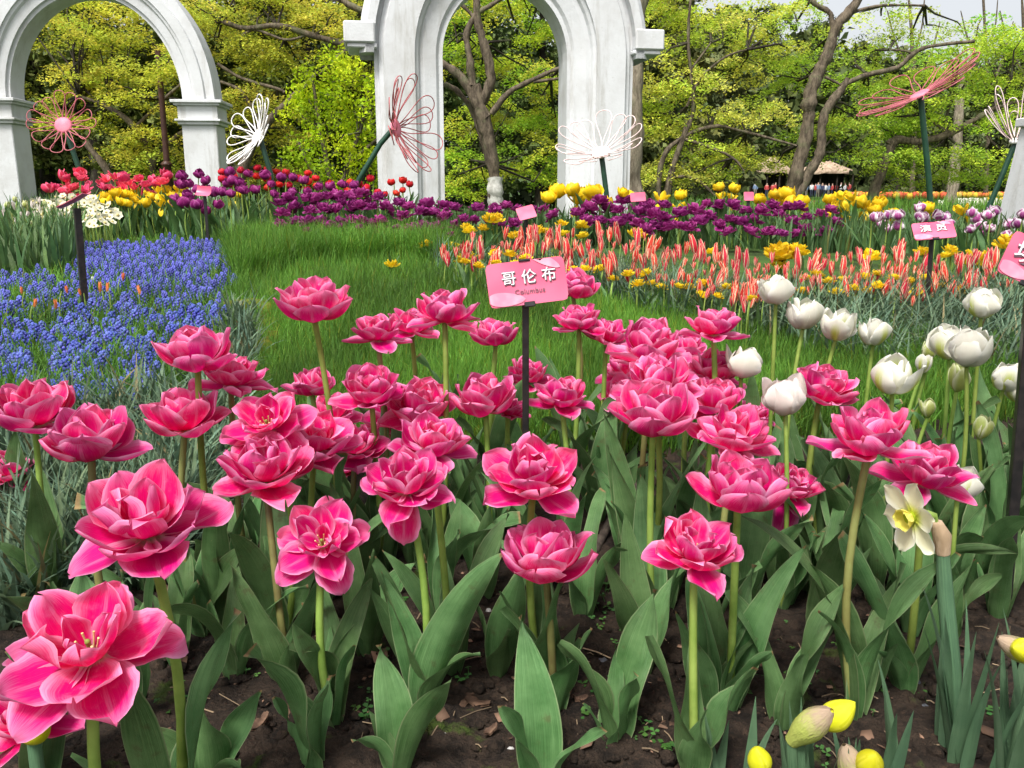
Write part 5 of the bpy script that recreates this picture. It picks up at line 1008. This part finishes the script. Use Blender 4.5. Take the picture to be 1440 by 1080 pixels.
# evergreens and the wood beyond
def evergreen(label, px, d, w_, top, bot, tone, seed, group=None, leaf=.16, n_=9000, cat='tree'):
    r = np.random.default_rng(seed); c = P(px, 285, d); g = float(ground(c[0], d)); zt = P(px, top, d)[2]-g; zb = max(P(px, bot, d)[2]-g, .05); RX = w_*d/FPX
    root = thing('evergreen_tree', label, cat, (c[0], d, g), group); mb = MB(); mb.tube([(0, 0, -.1), (.05, 0, zt*.5), (0, 0, zt*.85)], [.16, .11, .04], 8); obj('trunk', mb, M['bark_dark'], root)
    cr = MB(); ncl = 70; per = n_//ncl
    for _ in range(ncl):
        v = r.normal(size=3); v /= np.linalg.norm(v); v *= r.random()**.3; pr = RX*(.16+.2*r.random()); f = .5+v[2]*.5
        pc = np.array([v[0]*RX*(1.1-.5*f), v[1]*RX*.7, zb+(zt-zb)*f]); q = r.normal(size=(per, 3)); q /= np.linalg.norm(q, axis=1)[:, None]; q *= (r.random(per)**.4)[:, None]*pr*np.array([1.2, 1, .7])
        leafcloud(cr, pc+q, np.full(per, leaf), .8, leafcols(np.array(tone)*(.8+.45*r.random()), per, r, .3), r, False)
    obj('crown', cr, M['fol_dark'], root); return root
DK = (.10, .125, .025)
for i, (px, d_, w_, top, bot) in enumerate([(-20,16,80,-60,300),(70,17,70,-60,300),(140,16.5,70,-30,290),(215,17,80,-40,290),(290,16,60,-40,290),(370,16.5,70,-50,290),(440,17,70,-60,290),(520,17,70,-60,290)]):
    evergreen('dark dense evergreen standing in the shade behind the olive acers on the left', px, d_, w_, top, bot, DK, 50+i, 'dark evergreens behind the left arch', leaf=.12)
for i, (px, d_, w_, top, bot) in enumerate([(600,20,60,-40,290),(680,22,70,-40,290),(760,21,70,-60,290),(830,20,60,-20,290)]):
    evergreen('dark evergreen seen deep behind the opening of the centre arch', px, d_, w_, top, bot, (.09, .13, .035), 60+i, 'dark evergreens behind the centre arch', leaf=.14)
for i, (px, d_, w_, top, bot, tone) in enumerate([(940,40,70,-30,285,(.16,.17,.05)),(1010,44,60,10,285,(.12,.14,.05)),(1140,128,46,18,280,(.06,.09,.045)),(1075,130,50,20,280,(.10,.13,.05)),(1205,132,50,45,280,(.09,.12,.05)),(1260,62,46,60,285,(.12,.15,.06)),(1330,60,50,85,285,(.11,.14,.05)),(1400,64,50,70,285,(.10,.13,.05)),(1450,60,40,60,285,(.12,.14,.06)),(890,38,60,-20,285,(.14,.16,.05))]):
    evergreen('distant rounded tree in the wood across the pond', px, d_, w_, top, bot, tone, 70+i, 'distant trees across the pond', leaf=.34, n_=7000)
mb = MB(); r = np.random.default_rng(91)
for px in list(range(-160, 1640, 26))+[x_+.5 for x_ in range(1000, 1290, 14)]:
    d_ = 72+26*r.random() if px > 830 else 24+8*r.random(); top = (60+60*r.random() if px > 1150 else 10+70*r.random()); lo_ = px != int(px); d_, top = (136., 200+20*r.random()) if lo_ else (d_, top); base = P(px, 285, d_); g = ground(0, d_); zt = P(px, top, d_)[2]-g; per = 700
    z = zt*r.random(per)**.9; hw_ = 30*d_/FPX; f = .35+.9*np.sqrt(np.clip(1-(z/zt)**2, 0, 1)); q = np.stack([base[0]+r.normal(size=per)*hw_*f*.6, base[1]+r.normal(size=per)*hw_*.6, g+z], -1)
    if px > 1020 and px < 1230 and not lo_: q = q[(q[:, 2]-g) > 4.2]
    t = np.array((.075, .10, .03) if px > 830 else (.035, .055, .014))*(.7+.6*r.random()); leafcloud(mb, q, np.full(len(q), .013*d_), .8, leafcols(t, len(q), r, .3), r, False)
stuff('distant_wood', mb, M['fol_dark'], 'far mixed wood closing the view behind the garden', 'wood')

# ------------------------------------------------------------------ far bank: pavilion, visitors, flower beds
def pavilion(label, px, d, wpx, roof_top, eave, seed):
    k = d/FPX; c = P(px, 278, d); g = float(ground(0, d)); root = thing('thatched_pavilion', label, 'pavilion', (c[0], d, g)); W = wpx*k/2; ze = P(px, eave, d)[2]-g; zt = P(px, roof_top, d)[2]-g
    r = np.random.default_rng(seed); mb = MB(); rings = []
    for f, z in ((1.0, ze-.25), (1.03, ze), (.62, ze+(zt-ze)*.5), (.26, zt-.1), (.16, zt)):
        n_ = 28; a = np.arange(n_)*6.283/n_; e = 1/np.maximum(np.abs(np.cos(a)), np.abs(np.sin(a)))**.7; rings.append(np.stack([W*f*np.cos(a)*e, W*.6*f*np.sin(a)*e, z+.08*r.normal(size=n_)], -1))
    mb.grid(rings, wrap=True); mb.add(np.vstack([rings[-1], rings[-1].mean(0)[None]]), t=[(i, (i+1) % 28, 28) for i in range(28)]); obj('roof', mb, M['thatch'], root)
    for sx in (-.85, -.3, .3, .85):
        for sy in (-.45, .45): obj('post', MB().tube([(sx*W, sy*W, 0), (sx*W, sy*W, ze)], .12, 7), M['darkwood'], root)
    mb = MB(); mb.box((0, .5*W, ze*.5), (W*1.7, .12, ze)); obj('back_wall', mb, M['darkwood'], root, smooth=False)
pavilion('pale thatched pavilion roof left of the forked trunk across the pond', 1082, 112, 56, 222, 241, 1)
pavilion('long brown thatched pavilion right of the forked trunk across the pond', 1157, 112, 76, 228, 242, 2)
def person_mesh(shirt, legs, hair, seed):
    r = np.random.default_rng(seed); verts = [(0,0,.95),(0,0,1.15),(0,0,1.38),(0,0,1.5),(0,-.01,1.6),(0,0,1.72)]; rad = [.15,.15,.16,.06,.10,.085]; edges = [(0,1),(1,2),(2,3),(3,4),(4,5)]
    for s_ in (-1, 1):
        b = len(verts); sw = .07*(r.random()-.5); verts += [(s_*.19,0,1.38),(s_*.25,sw,1.12),(s_*.24,-.08+sw,.88)]; rad += [.065,.05,.035]; edges += [(2,b),(b,b+1),(b+1,b+2)]
        b = len(verts); st = s_*.12*r.random(); verts += [(s_*.09,0,.86),(s_*.10,st*.6-.02,.47),(s_*.11,st,.07),(s_*.11,st-.12,.03)]; rad += [.10,.065,.05,.035]; edges += [(0,b),(b,b+1),(b+1,b+2),(b+2,b+3)]
    me = bpy.data.meshes.new('person_body'); me.from_pydata(verts, edges, []); o = bpy.data.objects.new('person_body', me); COL.objects.link(o); m = o.modifiers.new('skin', 'SKIN'); m.use_smooth_shade = True
    for i, v in enumerate(me.skin_vertices[0].data): v.radius = (rad[i], rad[i]*(.72 if i < 3 else 1)); v.use_root = i == 0
    o.modifiers.new('sub', 'SUBSURF').levels = 1; bpy.context.view_layer.update(); dg = bpy.context.evaluated_depsgraph_get(); out = bpy.data.meshes.new_from_object(o.evaluated_get(dg)); bpy.data.objects.remove(o)
    a = out.attributes.new('col', 'FLOAT_COLOR', 'POINT')
    for i, v in enumerate(out.vertices):
        x, y, z = v.co; c = legs if z < .92 else shirt if z < 1.44 else (.55, .36, .27); c = hair if z > 1.68 or (z > 1.52 and y > .02) else c; c = (.55, .36, .27) if abs(x) > .2 and z < .92 else c; c = (.03, .03, .03) if z < .06 else c; a.data[i].color = (*c, 1)
    out.materials.clear(); out.materials.append(M['cloth']); return out
PEO = [person_mesh(s_, l, (.02, .015, .012), i) for i, (s_, l) in enumerate([((.7,.7,.72),(.05,.06,.10)),((.05,.06,.12),(.03,.03,.04)),((.55,.08,.08),(.04,.05,.09)),((.20,.28,.42),(.25,.22,.18))])]
r = np.random.default_rng(12)
for i, px in enumerate([1078,1086,1090,1134,1141,1146,1150,1156,1160,1165,1170,1176,1182,1188,1194,1062,1286,1292]):
    d_ = 106+5*r.random(); k = int(r.integers(4)) if i > 2 else 2; c = P(px, 270, d_); g = float(ground(0, d_))
    nm = ['white top', 'dark jacket', 'red top', 'blue grey top'][k]
    tag(link('person', PEO[k], loc=(c[0], d_, g), rot=(0, 0, r.random()*6.28), sc=.95+.1*r.random()), f'tiny distant visitor in a {nm} standing by the thatched pavilion', 'person', f'distant visitors in {nm}')
mb = MB(); r = np.random.default_rng(33)
def dots(poly, n_, cols, s_, hz):
    q = inpoly(n_, poly, r); D_ = np.interp(q[:, 1], [264, 270, 276, 292], [95, 70, 50, 20]) if hz < .5 else 0; g = P(q[:, 0], q[:, 1], D_); g[:, 2] = np.minimum(g[:, 2], ground(g[:, 0], g[:, 1])+hz)
    for p in g:
        c = np.array(cols[r.integers(len(cols))])*(.85+.3*r.random()); k = s_*(.8+.5*r.random()); mb.ball(p, (k, k, k*1.15), 5, 4, col=(*c.clip(0, 1), 1)); mb.tube([p-np.array([0, 0, hz]), p], k*.16, 3, caps=False, col=(.08, .18, .04, 1))
dots([(1318,284),(1360,279),(1430,277),(1432,290),(1330,292)], 260, [(.78,.74,.62),(.8,.76,.7)], .07, .3)
dots([(1385,277),(1425,275),(1425,281),(1385,283)], 26, [(.8,.5,.02)], .07, .3)
stuff('pale_flower_bed', mb, M['dots'], 'far strip of pale cream flowers beyond the lilac tulips', 'flower bed')
mb = MB()
dots([(1180,267),(1240,264),(1330,266),(1440,264),(1440,274),(1300,276),(1190,274)], 700, [(.7,.22,.05),(.75,.5,.05),(.6,.1,.05),(.5,.4,.1)], .17, .45)
stuff('far_flower_bed', mb, M['dots'], 'far speckled bed of orange and yellow tulips across the grass', 'flower bed')
print('objects', len(SC.objects))
